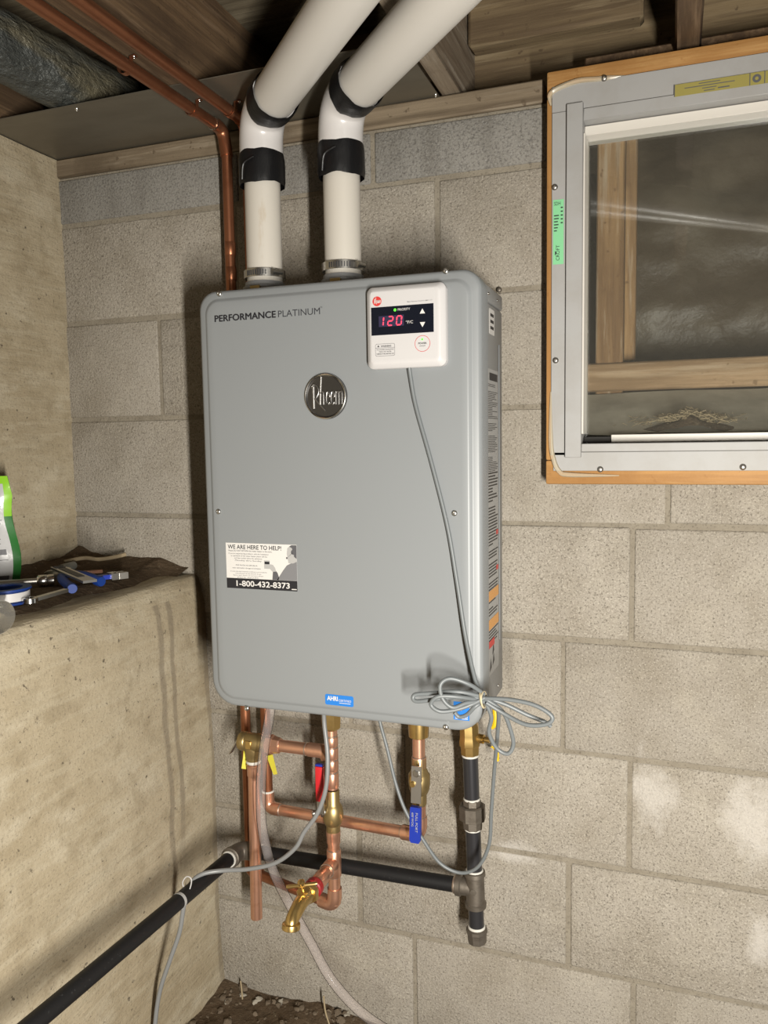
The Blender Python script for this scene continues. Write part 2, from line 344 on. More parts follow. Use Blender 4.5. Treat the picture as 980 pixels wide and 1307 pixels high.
# ================================================================ SETTING
ZA, CR, BL = 1.0128, 0.2032, 0.4064
OX0, OX1, OZ0, OZ1 = 1.055, 1.80, 1.135, 1.715          # window opening
XR = 2.35
wb = MB()
for a, b in (((-0.25, 0.0028, -0.06), (OX0, 0.20, 1.7195)), ((OX1, 0.0028, -0.06), (XR, 0.20, 1.7195)), ((OX0, 0.0028, -0.06), (OX1, 0.20, OZ0)), ((OX0, 0.0028, OZ1), (OX1, 0.20, 1.7195))):
    wb.box(a, b)
wall_back = struct(wb.build('wall_back', 'mortar', smooth=0))
joints = {0: (806, 750), 1: (718, 890), 2: (803, 1040), 3: (459, 1150), 4: (529, 1240), -1: (852, 640), -2: (204, 470), -3: (558, 290), -4: (465, 200)}
def add_block(x0, x1, z0, z1, grey, cut=None):
    if x1 - x0 < 0.02 or z1 - z0 < 0.02: return
    if cut is not None:                      # L-shaped block notched under the window
        g = 0.0042; cx, cz_ = cut; q = [(x0+g, z0+g), (x1-g, z0+g), (x1-g, cz_), (cx, cz_), (cx, z1-g), (x0+g, z1-g)]
        MB().rings([[(x, 0.0, z) for x, z in q], [(x, 0.03, z) for x, z in q]]).build('block', 'block', wall_back, 0); return
    g = 0.0042; j = lambda a: random.uniform(-a, a); yo = j(0.0009)
    mb = MB().bbox((x0 + g + j(0.0012), yo, z0 + g + j(0.0012)), (x1 - g + j(0.0012), 0.03, z1 - g + j(0.0012)), 0.0035, 2)
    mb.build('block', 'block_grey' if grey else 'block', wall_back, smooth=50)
for k in range(-4, 5):
    zt = ZA - CR * k; zb = zt - CR
    if k == -4: zt = 1.7195
    jx = P(*joints[k]).x if k > -4 else 0.45
    xs = -0.02 if zb > 0.80 else 0.31
    i0 = math.floor((xs - jx) / BL)
    x = jx + i0 * BL; skip = False
    if k == -4:
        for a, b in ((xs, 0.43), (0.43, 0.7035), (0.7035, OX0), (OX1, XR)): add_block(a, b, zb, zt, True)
        continue
    while x < XR:
        a, b = max(x, xs), min(x + BL, XR); x += BL
        if a == xs and b - a < 0.15: skip = True; continue
        if skip: a = xs; skip = False
        grey = False
        if b <= OX0 or a >= OX1 or zt <= OZ0: add_block(a, b, zb, zt, grey); continue
        if a < OX0 < b and zb < OZ0 < zt: add_block(a, b, zb, zt, False, (OX0 + 0.002, OZ0 + 0.002)); continue
        if a < OX0: add_block(a, OX0 + 0.004, zb, zt, grey)
        if b > OX1: add_block(OX1 - 0.004, b, zb, zt, grey)
        if zb < OZ0: add_block(max(a, OX0), min(b, OX1), zb, OZ0 + 0.004, grey)
add = None
# white salt bloom on some of the lower blocks: patches with their own ragged outline
mb_ = MT['block']; Nb = mb_.node_tree.nodes; Lb = mb_.node_tree.links; bb_ = Nb['Principled BSDF']; src_ = bb_.inputs['Base Color'].links[0].from_socket
gb = Nb.new('ShaderNodeNewGeometry'); nb = Nb.new('ShaderNodeTexNoise'); nb.inputs['Scale'].default_value = 16; nb.inputs['Detail'].default_value = 7; nb.inputs['Roughness'].default_value = 0.7; Lb.new(gb.outputs['Position'], nb.inputs['Vector'])
acc = None
for px_, py_, rx_, rz_ in ((832, 1010, .045, .075), (965, 1050, .060, .080), (968, 1205, .022, .060), (660, 1088, .06, .025)):
    q = P(px_, py_); mp = Nb.new('ShaderNodeMapping'); mp.vector_type = 'TEXTURE'; mp.inputs['Location'].default_value = q; mp.inputs['Scale'].default_value = (rx_, 1.0, rz_)
    Lb.new(gb.outputs['Position'], mp.inputs['Vector']); ln = Nb.new('ShaderNodeVectorMath'); ln.operation = 'LENGTH'; Lb.new(mp.outputs[0], ln.inputs[0])
    sb = Nb.new('ShaderNodeMath'); sb.operation = 'SUBTRACT'; sb.inputs[0].default_value = 1.0; Lb.new(ln.outputs['Value'], sb.inputs[1])
    if acc is None: acc = sb.outputs[0]
    else:
        mxm = Nb.new('ShaderNodeMath'); mxm.operation = 'MAXIMUM'; Lb.new(acc, mxm.inputs[0]); Lb.new(sb.outputs[0], mxm.inputs[1]); acc = mxm.outputs[0]
ad = Nb.new('ShaderNodeMath'); ad.operation = 'MULTIPLY_ADD'; Lb.new(nb.outputs['Fac'], ad.inputs[0]); ad.inputs[1].default_value = 2.6; Lb.new(acc, ad.inputs[2])
mr_ = Nb.new('ShaderNodeMapRange'); mr_.inputs['From Min'].default_value = 1.30; mr_.inputs['From Max'].default_value = 1.95; mr_.inputs['To Max'].default_value = 0.48; Lb.new(ad.outputs[0], mr_.inputs['Value'])
mm = Nb.new('ShaderNodeMix'); mm.data_type = 'RGBA'; Lb.new(mr_.outputs[0], mm.inputs['Factor']); Lb.new(src_, mm.inputs['A']); mm.inputs['B'].default_value = (0.50, 0.475, 0.44, 1); Lb.new(mm.outputs['Result'], bb_.inputs['Base Color'])
# poured concrete wall on the left, thicker below the ledge
lw = MB(); prof = []
for z in [-0.06 + i*0.03 for i in range(31)]: prof.append((0.334 - 0.022 * max(0, z) , z))
prof += [(0.307, 0.872), (0.304, 0.886), (0.296, 0.893)]
for i in range(1, 10): prof.append((0.296 - i * 0.296/9.5, 0.893 + 0.001*i))
prof += [(0.0, 0.905)] + [(0.0, 0.905 + i*0.0305) for i in range(1, 28)] + [(0.0, 1.757), (-0.20, 1.757), (-0.20, -0.06)]
R = []
for iy in range(0, 76):
    y = 0.012 - iy * 0.03; ring = []
    for x, z in prof:
        nz = noise.noise(V((x*3, y*3, z*3))) * 0.006 + noise.noise(V((x*14 + 5, y*14, z*14))) * 0.0022
        if x < -0.1: nz = 0
        ring.append((x + nz, y, z + (nz*0.6 if 0.85 < z < 0.91 else 0)))
    R.append(ring)
lw.rings(R, True, True)
# concrete with two dark drip stains that run down the lower face, and a darker line along its back corner
mc = MT['concrete']; nt = mc.node_tree; N = nt.nodes; L = nt.links; bs = N['Principled BSDF']; src = bs.inputs['Base Color'].links[0].from_socket
geo = N.new('ShaderNodeNewGeometry'); sep = N.new('ShaderNodeSeparateXYZ'); L.new(geo.outputs['Position'], sep.inputs[0])
nz = N.new('ShaderNodeTexNoise'); nz.inputs['Scale'].default_value = 9; nz.inputs['Detail'].default_value = 4; L.new(geo.outputs['Position'], nz.inputs['Vector'])
def mth(op, a, b=None, c=None):
    n = N.new('ShaderNodeMath'); n.operation = op
    for i, q in enumerate((a, b, c)):
        if q is None: continue
        if isinstance(q, (int, float)): n.inputs[i].default_value = q
        else: L.new(q, n.inputs[i])
    return n.outputs[0]
yw = mth('ADD', sep.outputs[1], mth('MULTIPLY', mth('SUBTRACT', nz.outputs[0], 0.5), 0.035))
def dark_streak(y0, wd_, z0, z1):
    d = mth('ABSOLUTE', mth('SUBTRACT', yw, y0)); a = mth('SUBTRACT', 1.0, mth('DIVIDE', d, wd_)); a = mth('MAXIMUM', a, 0.0); a = mth('MINIMUM', mth('MULTIPLY', a, 2.0), 1.0)
    up = mth('LESS_THAN', sep.outputs[2], z1); dn = mth('MINIMUM', mth('MAXIMUM', mth('MULTIPLY', mth('SUBTRACT', sep.outputs[2], z0), 6.0), 0.0), 1.0)
    lowx = mth('GREATER_THAN', sep.outputs[0], 0.2)
    return mth('MULTIPLY', mth('MULTIPLY', a, mth('MULTIPLY', up, dn)), lowx)
ya = PX(212, 950, 0.318).y; yb2 = PX(226, 950, 0.318).y
st = mth('MINIMUM', mth('ADD', mth('ADD', dark_streak(ya, 0.011, 0.25, 0.86), dark_streak(yb2, 0.009, 0.30, 0.86)), dark_streak(-0.004, 0.012, -0.1, 0.9)), 1.0)
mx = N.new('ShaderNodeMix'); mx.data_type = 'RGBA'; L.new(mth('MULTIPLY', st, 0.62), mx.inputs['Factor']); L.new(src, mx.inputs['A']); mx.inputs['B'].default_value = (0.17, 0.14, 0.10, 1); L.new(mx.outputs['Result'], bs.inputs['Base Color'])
wall_left = struct(lw.build('wall_left', 'concrete', smooth=60))

# dirt on the ledge
def grid_mesh(x0, x1, y0, y1, nx, ny, fn):
    mb = MB(); vs = []; fs = []
    for i in range(nx + 1):
        for j in range(ny + 1):
            x = x0 + (x1 - x0) * i / nx; y = y0 + (y1 - y0) * j / ny; vs.append((x, y, fn(x, y)))
    for i in range(nx):
        for j in range(ny):
            a = i * (ny + 1) + j; fs.append((a, a + ny + 1, a + ny + 2, a + 1))
    return mb.add(vs, fs)
def ledge_z(x, y):
    e = min(1, max(0, (0.268 - x + 0.018*noise.noise(V((y*9, 3, 0)))) / 0.05))
    return 0.8955 + 0.011 * e - 0.006*(1-e) + 0.02 * max(0, 1 - (x / 0.07)) + 0.018 * max(0, 1 - (-y / 0.06)) + 0.005 * noise.noise(V((x*40, y*40, 0))) * e
ld = grid_mesh(0.004, 0.283, 0.0, -2.0, 28, 130, ledge_z).build('ledge_dirt', 'dirt'); ld['kind'] = 'stuff'
tag(ld, 'brown dirt lying along the top of the concrete ledge', 'dirt')
# floor
def floor_z(x, y): return 0.015 - 0.05 * (x - 0.35) + 0.018 * noise.noise(V((x*6, y*6, 2))) + 0.012 * noise.noise(V((x*24, y*24, 5)))
fl = struct(grid_mesh(0.25, XR, 0.05, -3.0, 90, 130, floor_z).build('floor', 'dirt'))
cl = MB(); 
for i in range(260):
    x = random.uniform(0.34, 0.95); y = -abs(random.gauss(0, 0.16)) - 0.004; r = random.choice((0.003, 0.004, 0.006, 0.009)) * random.uniform(0.7, 1.3)
    cl.sphere((x, y, floor_z(x, y) + r*0.3), r, 6, (1, random.uniform(.7, 1.3), 0.7))
for q in cl.v: q += V((noise.noise(q*150), noise.noise(q*150 + V((5,0,0))), noise.noise(q*150 + V((0,7,0))))) * 0.003
o = cl.build('dirt_clods', 'clod'); o['kind'] = 'stuff'; tag(o, 'small brown clods scattered on the dirt floor in the corner', 'dirt')
cl = MB()
for i in range(16):
    x = random.uniform(0.35, 0.75); y = -abs(random.gauss(0, 0.12)) - 0.006; r = random.uniform(0.003, 0.009)
    cl.sphere((x, y, floor_z(x, y) + r*0.3), r, 7, (1, random.uniform(.7, 1.3), 0.6))
for q in cl.v: q += V((noise.noise(q*120), noise.noise(q*120 + V((5,0,0))), noise.noise(q*120 + V((0,7,0))))) * 0.005
o = cl.build('mortar_crumbs', 'pale_clod'); o['kind'] = 'stuff'; tag(o, 'pale mortar crumbs on the dirt floor under the pipes', 'rubble')
s1 = MB().tube(crom([P(310, 1286, -0.03), P(309, 1270, -0.03), P(307, 1252, -0.02)]), 0.0017, 6).build('straw', 'straw'); tag(s1, 'upright pale straw on the floor beside the left wall', 'straw')
s1 = MB().tube(crom([P(420, 1307, -0.05), P(415, 1290, -0.05), P(413, 1271, -0.04)]), 0.0017, 6).build('straw', 'straw'); tag(s1, 'upright pale straw on the floor left of the clear hose', 'straw')

# wooden sill plate on the block wall
struct(MB().bbox((-0.02, -0.004, 1.7205), (1.010, 0.12, 1.758), 0.003).build('trim_1', 'plate_wood'))
# ceiling: joists, subfloor planks, rim boards
ceil = bpy.data.objects.new('ceiling', None); COL.objects.link(ceil); ceil.location = (1.0, -1.0, 1.76); ceil['kind'] = 'structure'
for x0 in (0.005, 0.412, 0.830, 1.2146, 1.62, 2.03):
    MB().bbox((x0, -3.0, 1.7612), (x0 + 0.038, 0.105, 1.944), 0.003).build('joist', 'joist_grey' if 0.8 < x0 < 0.9 else 'joist_wood', ceil)
yk = 0.13
while yk > -3.0:
    w_ = 0.142; MB().box((-0.25, yk - w_ + 0.003, 1.9445), (XR, yk, 1.965)).build('plank', 'sub_wood', ceil, 0); yk -= w_
MB().bbox((-0.25, 0.106, 1.7612), (XR, 0.144, 1.944), 0.003).build('rim_board', 'rim_wood', ceil)
MB().bbox((0.872, 0.030, 1.846), (1.165, 0.075, 1.944), 0.006).build('nailer_board', 'rim_wood', ceil)
MB().bbox((1.075, 0.0, 1.7585), (XR, 0.10, 1.782), 0.003).build('header_strip', 'joist_wood', ceil)

# ---------------------------------------------------------------- window
win = bpy.data.objects.new('window_1', None); COL.objects.link(win); win.location = (1.42, 0, 1.09); win['kind'] = 'structure'
YW = -0.045
wl = P(697, 350, YW).x; wt = P(697, 92, YW).z; wbm = P(700, 618, YW).z; wr = wl + 0.80
fl_l = P(704, 350, YW).x; fl_t = P(706, 112, YW).z; fl_b = P(720, 601, YW).z
MB().bbox((wl, YW, wt - 0.040), (wr, 0.0, wt), 0.003, 2).build('wood_rail', 'pine_x', win)
MB().bbox((wl, YW, wbm), (wr, 0.0, wbm + 0.040), 0.003, 2).build('wood_rail', 'pine_x', win)
MB().bbox((wl, YW, wbm + 0.0402), (wl + 0.040, 0.0, wt - 0.0402), 0.003, 2).build('wood_stile', 'pine_z', win)
MB().bbox((wr - 0.040, YW, wbm + 0.0402), (wr, 0.0, wt - 0.0402), 0.003, 2).build('wood_stile', 'pine_z', win)
fr = wr - (fl_l - wl); y1 = YW - 0.003
# aluminium flange
MB().bbox((fl_l, y1, fl_b + 0.026), (fl_l + 0.030, YW, fl_t - 0.0405), 0.0006).build('flange', 'aluminium', win)
MB().bbox((fr - 0.030, y1, fl_b + 0.062), (fr, YW, fl_t - 0.0405), 0.0006).build('flange', 'aluminium', win)
MB().bbox((fl_l, y1, fl_t - 0.040), (fr, YW, fl_t), 0.0006).build('flange', 'aluminium', win)
MB().bbox((fl_l + 0.004, y1, fl_b), (fr, YW, fl_b + 0.031), 0.0006).build('flange', 'aluminium', win)
# raised sash profile
sl = P(722, 350, YW - 0.008).x; si = P(743, 350, YW - 0.008).x; sw = si - sl
ibz = P(760, 566, YW - 0.008).z; itz = P(760, 152, YW - 0.006).z
MB().bbox((sl, YW - 0.010, fl_b + 0.022), (si, 0.02, fl_t - 0.032), 0.001).build('sash_stile', 'aluminium', win)
MB().bbox((fr - (sl - fl_l) - sw, YW - 0.010, fl_b + 0.022), (fr - (sl - fl_l), 0.02, fl_t - 0.032), 0.001).build('sash_stile', 'aluminium', win)
xe = fr - (sl - fl_l) - sw
MB().bbox((si, YW - 0.006, fl_b + 0.0312), (xe, 0.02, ibz), 0.001).build('sash_rail', 'aluminium', win)
MB().bbox((si, YW - 0.006, itz), (xe, 0.02, fl_t - 0.041), 0.001).build('sash_rail', 'aluminium', win)
# white glazing strips
MB().bbox((si, -0.030, itz - 0.016), (xe, 0.018, itz - 0.001), 0.0008).build('glazing_strip', 'white_vinyl', win)
MB().bbox((si + 0.045, -0.020, ibz + 0.001), (xe, 0.018, ibz + 0.014), 0.0008).build('glazing_strip', 'white_vinyl', win)
MB().bbox((si + 0.001, -0.022, ibz + 0.001), (si + 0.044, 0.018, ibz + 0.011), 0.0008).build('gasket', 'gasket', win)
MB().bbox((si, -0.050, ibz + 0.016), (si + 0.003, 0.018, itz - 0.018), 0.0006).build('glazing_strip', 'white_vinyl', win)
MB().box((si, -0.004, ibz), (xe, 0.0, itz)).build('glass_pane', 'glass', win, 0)
def screw(at, n, r, parent, name='screw', m='steel'):
    n = V(n).normalized(); return MB().lathe(at, n, [(0, r), (r*0.35, r*0.92), (r*0.7, r*0.6), (r*0.75, r*0.3), (r*0.5, r*0.2)], 14).build(name, m, parent)
for q in ((771, 100), (708, 239), (709, 460), (766, 599), (948, 596)): screw(P(*q, y1), (0, -1, 0), 0.0052, win, 'screw', 'dull_steel')
MB().tube(crom([P(703, 500, YW-.002), P(703, 560, YW-.002), P(706, 585, YW-.003), P(714, 602, YW-.003), P(728, 606, YW-.003), P(790, 607, YW)]), 0.0042, 8, True, [0.0042*min(1, .25+i/10, .25+(40-i)/10) for i in range(41)]).build('caulk_bead', 'caulk', win)
MB().tube(crom([P(703, 135, YW-.002), P(704, 118, YW-.003), P(735, 104, YW-.003), P(765, 101, YW-.002), P(800, 97, YW)]), 0.0042, 8, True, [0.0042*min(1, .25+i/8, .25+(32-i)/8) for i in range(33)]).build('caulk_bead', 'caulk', win)
# stickers on the window
pf = Pl((0, y1, 0), (1, 0, 0), (0, 0, 1), (0, -1, 0))
a = P(705.5, 338, y1); b = P(719.5, 254, y1)
gs = pf.rect(MB(), a.x, a.z, b.x, b.z, 0.0002, 0.0003).build('green_sticker', 'green_sticker', win, 0); gs['label'] = 'green paper sticker with small black print'
g = MB(); wv = Pl(pf.at(a.x, a.z, 0.0006), (0, 0, 1), (-1, 0, 0), (0, -1, 0)); hgt = b.z - a.z; wid = b.x - a.x
text(g, wv, 'CROFT', 0.006, -wid*0.62, wid*0.34, hgt*0.24, 0.0)
wv.poly(g, [(0.014, -wid*0.20), (0.022, -wid*0.20), (0.018, -wid*0.38)], 0.0003)
for i in range(6): pf.rect(g, a.x + wid*0.1, b.z - 0.026 - i*0.0048, a.x + wid*random.uniform(0.35, 0.6), b.z - 0.0242 - i*0.0048, 0.0008)
for i in range(5): pf.rect(g, a.x + wid*0.72, b.z - 0.014 - i*0.006, a.x + wid*0.92, b.z - 0.012 - i*0.006, 0.0008)
text(g, Pl(pf.at(0, 0, 0.0006), pf.ex, pf.ez, pf.n), 'SDH', a.x + wid*0.1, b.z - 0.009, 0.006, wid*0.6)
g.build('sticker_print', 'black_print', gs, 0)
yt = YW - 0.006; a = P(860, 124, yt); b = P(984, 93, yt); pt = Pl((0, yt, 0), (1, 0, 0), (0, 0, 1), (0, -1, 0))
h_ = 0.0175; zc = P(860, 124, yt).z
ys = pt.rect(MB(), a.x, zc, b.x + 0.06, zc + h_, 0.0002, 0.0003).build('yellow_sticker', 'yellow_sticker', win, 0); ys['label'] = 'yellow paper strip with small black print'
g = MB()
pt.rect(g, a.x, zc, a.x + 0.0012, zc + h_, 0.0008)
for xx in (0.105, 0.125, 0.150, 0.19): pt.rect(g, a.x + xx, zc, a.x + xx + 0.0012, zc + h_, 0.0008)
for i in range(4):
    w2 = (0.03, 0.07, 0.02, 0.015)[i]; pt.rect(g, a.x + 0.05 - w2/2, zc + h_ - 0.004 - i*0.0038, a.x + 0.05 + w2/2, zc + h_ - 0.0028 - i*0.0038, 0.0008)
pt.rect(g, a.x + 0.062, zc + 0.003, a.x + 0.078, zc + 0.0048, 0.0008)
ring2(g, pt, a.x + 0.115, zc + h_/2, 0.0025, 0.006, 0.0008, 16); ring2(g, pt, a.x + 0.138, zc + h_/2, 0.003, 0.0065, 0.0008, 16)
g.build('sticker_print', 'midgrey_print', ys, 0)

# crawl space behind the window
struct(MB().bbox((P(763, 300, 0.2).x - 0.002, 0.19, 1.235), (P(797, 300, 0.2).x, 0.235, 1.76), 0.003).build('trim_2', 'stud_z'))
struct(MB().bbox((OX0 + 0.002, 0.185, P(850, 497, 0.19).z), (1.79, 0.245, P(850, 460, 0.19).z), 0.003).build('trim_3', 'stud_x'))
struct(MB().bbox((P(803, 300, 0.24).x - 0.03, 0.245, 1.31), (P(812, 300, 0.24).x, 0.285, 1.76), 0.003).build('trim_4', 'stud_z'))
sl_ = MB(); n = 24; sv = []; sf = []
for i in range(n + 1):
    for j in range(9):
        x = OX0 + (OX1 - OX0) * i / n; y = 0.019 + 0.165 * j / 8; sv.append((x, y, 1.168 + (0.078) * (j/8)**1.1 + 0.004*noise.noise(V((x*14, y*14, 0)))))
for i in range(n):
    for j in range(8): a_ = i*9 + j; sf.append((a_, a_+9, a_+10, a_+1))
struct(sl_.add(sv, sf).build('window_1_sill' if False else 'trim_5', 'sill_cement'))
db = MB(); pc = PX(0, 0, 0) if False else P(880, 545, 0.045)
for i in range(420):
    x = pc.x + random.gauss(0, 0.035); y = 0.035 + abs(random.gauss(0, 0.018)); hh = max(0, 0.026 - abs(x - pc.x)*0.28 - (y-.035)*0.3)
    a = random.uniform(0, 6.28); l = random.uniform(0.003, 0.008); c = V((x, y, 1.174 + (y-.02)*0.45 + random.uniform(0, 1)*hh)); d = V((math.cos(a), math.sin(a)*0.6, random.uniform(-.4, .5))) * l
    db.cyl(c - d, c + d, 0.0007, 3)
o = db.build('debris_heap', 'straw', None, 0); o['kind'] = 'stuff'; tag(o, 'small heap of straw debris on the cement sill behind the glass', 'debris')
o = grid_mesh(pc.x - 0.10, pc.x + 0.10, 0.022, 0.09, 20, 8, lambda x, y: 1.171 + (y-.02)*0.45 + (0.022 - abs(x - pc.x)*0.30 - abs(y-.035)*0.45) * (0.8 + 0.4*noise.noise(V((x*60, y*60, 0)))) - .003).build('debris_dirt', 'dirt'); o['kind'] = 'stuff'; tag(o, 'dark dirt under the straw heap on the cement sill', 'dirt')
cs = MB(); vs = []; fs = []; n1, n2 = 90, 60
for i in range(n1 + 1):
    for j in range(n2 + 1):
        x = 0.70 + 1.9*i/n1; t = j/n2; z = 1.20 + 0.72*t
        y = 0.36 + 0.10*t + 0.16*max(0, t - .55) - 0.07*max(0, .12 - t)*8*0.6 + 0.035*noise.noise(V((x*3, z*4, 4))) + 0.025*noise.noise(V((x*7, z*9, 1))) + 0.006*noise.noise(V((x*26, z*26, 1)))
        vs.append((x, y, z))
for i in range(n1):
    for j in range(n2): a_ = i*(n2+1)+j; fs.append((a_, a_+n2+1, a_+n2+2, a_+1))
o = cs.add(vs, fs).build('plastic_sheet', 'poly_sheet', None, 80); tag(o, 'brownish plastic sheet hanging in the crawl space behind the window', 'plastic sheet')
struct(MB().box((0.4, 1.70, 1.0), (2.9, 1.75, 2.0)).build('wall_crawlspace', 'joist_wood', None, 0))
struct(MB().box((0.4, 0.145, 1.95), (2.9, 1.75, 2.0)).build('ceiling_crawlspace', 'joist_wood', None, 0))
for xx in (0.62, 2.66): struct(MB().box((xx, 0.21, 1.0), (xx + 0.04, 1.69, 1.95)).build('wall_crawlspace', 'joist_wood', None, 0))

# ---------------------------------------------------------------- overhead metal sheet and wrapped pipe
fs = thing('metal_flashing', 'dull grey metal sheet lying over the wall top in the left corner', 'metal sheet', (0.3, -0.1, 1.7588))
MB().box((-0.19, -0.207, 1.7587), (0.8285, 0.04, 1.7602)).build('sheet', 'flashing', fs, 0)
for q in ((98, 139), (556, 121)): screw(PZ(*q, 1.7587), (0, 0, -1), 0.004, fs, 'nail')
wp = thing('wrapped_pipe', 'thick pipe in wrinkled dark grey wrapping above the metal sheet', 'pipe', (0.16, -0.3, 1.77))
pts = []; rads = []
for i in range(40):
    t = i / 39; y = 0.08 - t * 1.5; pts.append(V((0.205 + y * 0.12, y, 1.818))); rads.append(0.055 + 0.004*noise.noise(V((0, y*22, 0))))
mb = MB().tube(pts, 0.055, 20, True, rads)
for q in mb.v: q += V((noise.noise(q*16), 0, noise.noise(q*16 + V((9, 0, 0))))) * 0.009
mb.build('wrapping', 'wrap', wp, 70)

# ================================================================ WATER HEATER
HY = -0.25; hx0, hx1, hz0, hz1 = 0.4865, 0.9585, 0.7175, 1.4085
wh = thing('water_heater', 'grey tankless water heater hanging on the block wall', 'water heater', ((hx0+hx1)/2, -0.12, hz0))
bx0, bx1 = 0.499, 0.945
MB().bbox((bx0, -0.216, hz0 + 0.004), (bx1, -0.034, hz1 - 0.032), 0.004, 2).build('body', 'heater_side', wh)
MB().bbox((bx0 - 0.0008, -0.2155, hz1 - 0.0315), (bx1 + 0.0008, -0.0335, hz1 - 0.006), 0.004, 2).build('top_cap', 'heater_side', wh)
MB().bbox((bx0 + 0.08, -0.033, hz1 - 0.05), (bx1 - 0.03, -0.001, hz1 + 0.006), 0.002).build('hanging_bracket', 'dull_steel', wh)
MB().bbox((bx0 + 0.08, -0.033, hz0 + 0.01), (bx1 - 0.08, -0.001, hz0 + 0.05), 0.002).build('hanging_bracket', 'dull_steel', wh)
MB().bbox((bx1, -0.064, hz0 + 0.10), (bx1 + 0.0015, -0.061, hz1 - 0.09), 0.0004).build('side_seam', 'heater', wh)
def rr3(ins, y, r, rb):   # rounded rectangle ring; larger cut at the bottom corners
    x0, x1, z0, z1 = hx0 + ins, hx1 - ins, hz0 + ins, hz1 - ins; out = []; k = 8
    for cx, cz_, a0, rr in ((x1-r, z1-r, 0, r), (x0+r, z1-r, 90, r), (x0+rb, z0+rb, 180, rb), (x1-rb, z0+rb, 270, rb)):
        for j in range(k + 1):
            a = math.radians(a0 + 90*j/k); out.append((cx + rr*math.cos(a), y, cz_ + rr*math.sin(a)))
    return out
fp = MB().rings([rr3(0.012, -0.206, .024, .036), rr3(0, -0.206, .030, .044), rr3(0, HY + 0.007, .030, .044), rr3(0.0018, HY + 0.0025, .0285, .043), rr3(0.006, HY, .027, .041),
    rr3(0.0125, HY, .025, .033), rr3(0.0145, HY - 0.0008, .024, .032), rr3(0.0175, HY - 0.0042, .022, .030), rr3(0.0205, HY - 0.005, .021, .029), rr3(0.03, HY - 0.005, .018, .026)])
front = fp.build('front_panel', 'heater', wh, 50)
FY = HY - 0.005
for q, yy in (((280, 375), HY), ((569, 346), HY), ((279, 653), FY), ((580, 655), FY), ((315, 904), HY), ((569, 928), HY)):
    c = P(*q, yy); MB().lathe(c, (0, -1, 0), [(0, 0.0046), (0.001, 0.0046), (0.0026, 0.0034), (0.003, 0.002), (0.0022, 0.0012)], 16).build('screw', 'steel', wh)
pc_ = lambda q: PX(*q, bx1 + 0.0008)
for q in ((623, 374.5), (634.5, 383.5), (636, 875)): screw(PX(*q, bx1 + 0.0005), (1, 0, 0), 0.0026, wh, 'screw', 'chrome')
screw(P(637, 370, -0.004), (0.1, -1, 0), 0.0048, wh, 'lag_screw', 'iron')
FP = Pl((0, FY, 0), (1, 0, 0), (0, 0, 1), (0, -1, 0))
# lettering
mb = MB(); a = P(274, 411, FY); b = P(351.5, 404, FY); c = P(355, 404, FY); d = P(408.5, 399, FY); hcap = (P(300, 400, FY) - P(300, 408.6, FY)).z
[text(mb, FP, 'PERFORMANCE', a.x + sh_, a.z + sz_, hcap, b.x - a.x, 0.0, 0.0004 + .00005*q_) for q_, (sh_, sz_) in enumerate(((0, 0), (.0011, 0), (.0005, .0004), (.0005, -.0003), (.0008, .0001)))]; t_ = mb.build('lettering', 'black_print', wh, 0)
mb = MB(); text(mb, FP, 'PLATINUM', c.x, a.z, hcap, d.x - c.x, 0.0, 0.0004); text(mb, FP, '\u2122', d.x + 0.0003, a.z + hcap*0.65, hcap*0.45, 0.0035, -0.01, 0.0004); mb.build('lettering', 'dark_print', wh, 0)
# round badge
bc = P(416.5, 506, FY); br = 0.0355
bd = MB().lathe(bc, (0, -1, 0), [(0, br), (0.003, br), (0.0045, br - 0.001), (0.005, br - 0.0025), (0.0035, br - 0.0042), (0.0028, br - 0.005)], 48)
bdg = bd.build('badge', 'badge_dark', wh, 30); bdg['label'] = 'round dark metal badge with raised chrome lettering'
MB().torus(bc + V((0, -0.0045, 0)), (0, 1, 0), br - 0.0018, 0.0014, 48, 8).build('badge_rim', 'chrome', bdg)
mb = MB(); u = lambda x, z: V((bc.x + x*br, FY - 0.0035, bc.z + z*br)); sr = 0.0010
def stroke(*q, r=sr): mb.tube(crom([u(*z) for z in q], 6) if len(q) > 2 else [u(*z) for z in q], r, 6)
stroke((-0.58, 0.44), (-0.58, -0.52), r=0.0016)
stroke((-0.66, 0.42), (-0.52, 0.50), (-0.36, 0.40), (-0.32, 0.18), (-0.42, -0.04), (-0.56, -0.12))
stroke((-0.50, -0.10), (-0.28, -0.35), (-0.02, -0.62), r=0.0012)
stroke((-0.20, 0.85), (-0.24, 0.3), (-0.27, -0.36), r=0.0012)
stroke((-0.26, 0.12), (-0.16, 0.20), (-0.09, 0.14), (-0.09, -0.36), r=0.0013)
for ex in (0.06, 0.28):
    stroke((ex, -0.04), (ex + 0.14, -0.04), (ex + 0.14, 0.12), (ex + 0.06, 0.20), (ex, 0.06), (ex, -0.24), (ex + 0.07, -0.36), (ex + 0.14, -0.26), r=0.0012)
stroke((0.50, 0.20), (0.50, -0.36), r=0.0013)
stroke((0.50, 0.12), (0.58, 0.20), (0.64, 0.14), (0.64, -0.36), r=0.0013)
stroke((0.64, 0.12), (0.73, 0.20), (0.79, 0.14), (0.79, -0.36), r=0.0013)
mb.build('badge_lettering', 'badge_letters', bdg, 60)
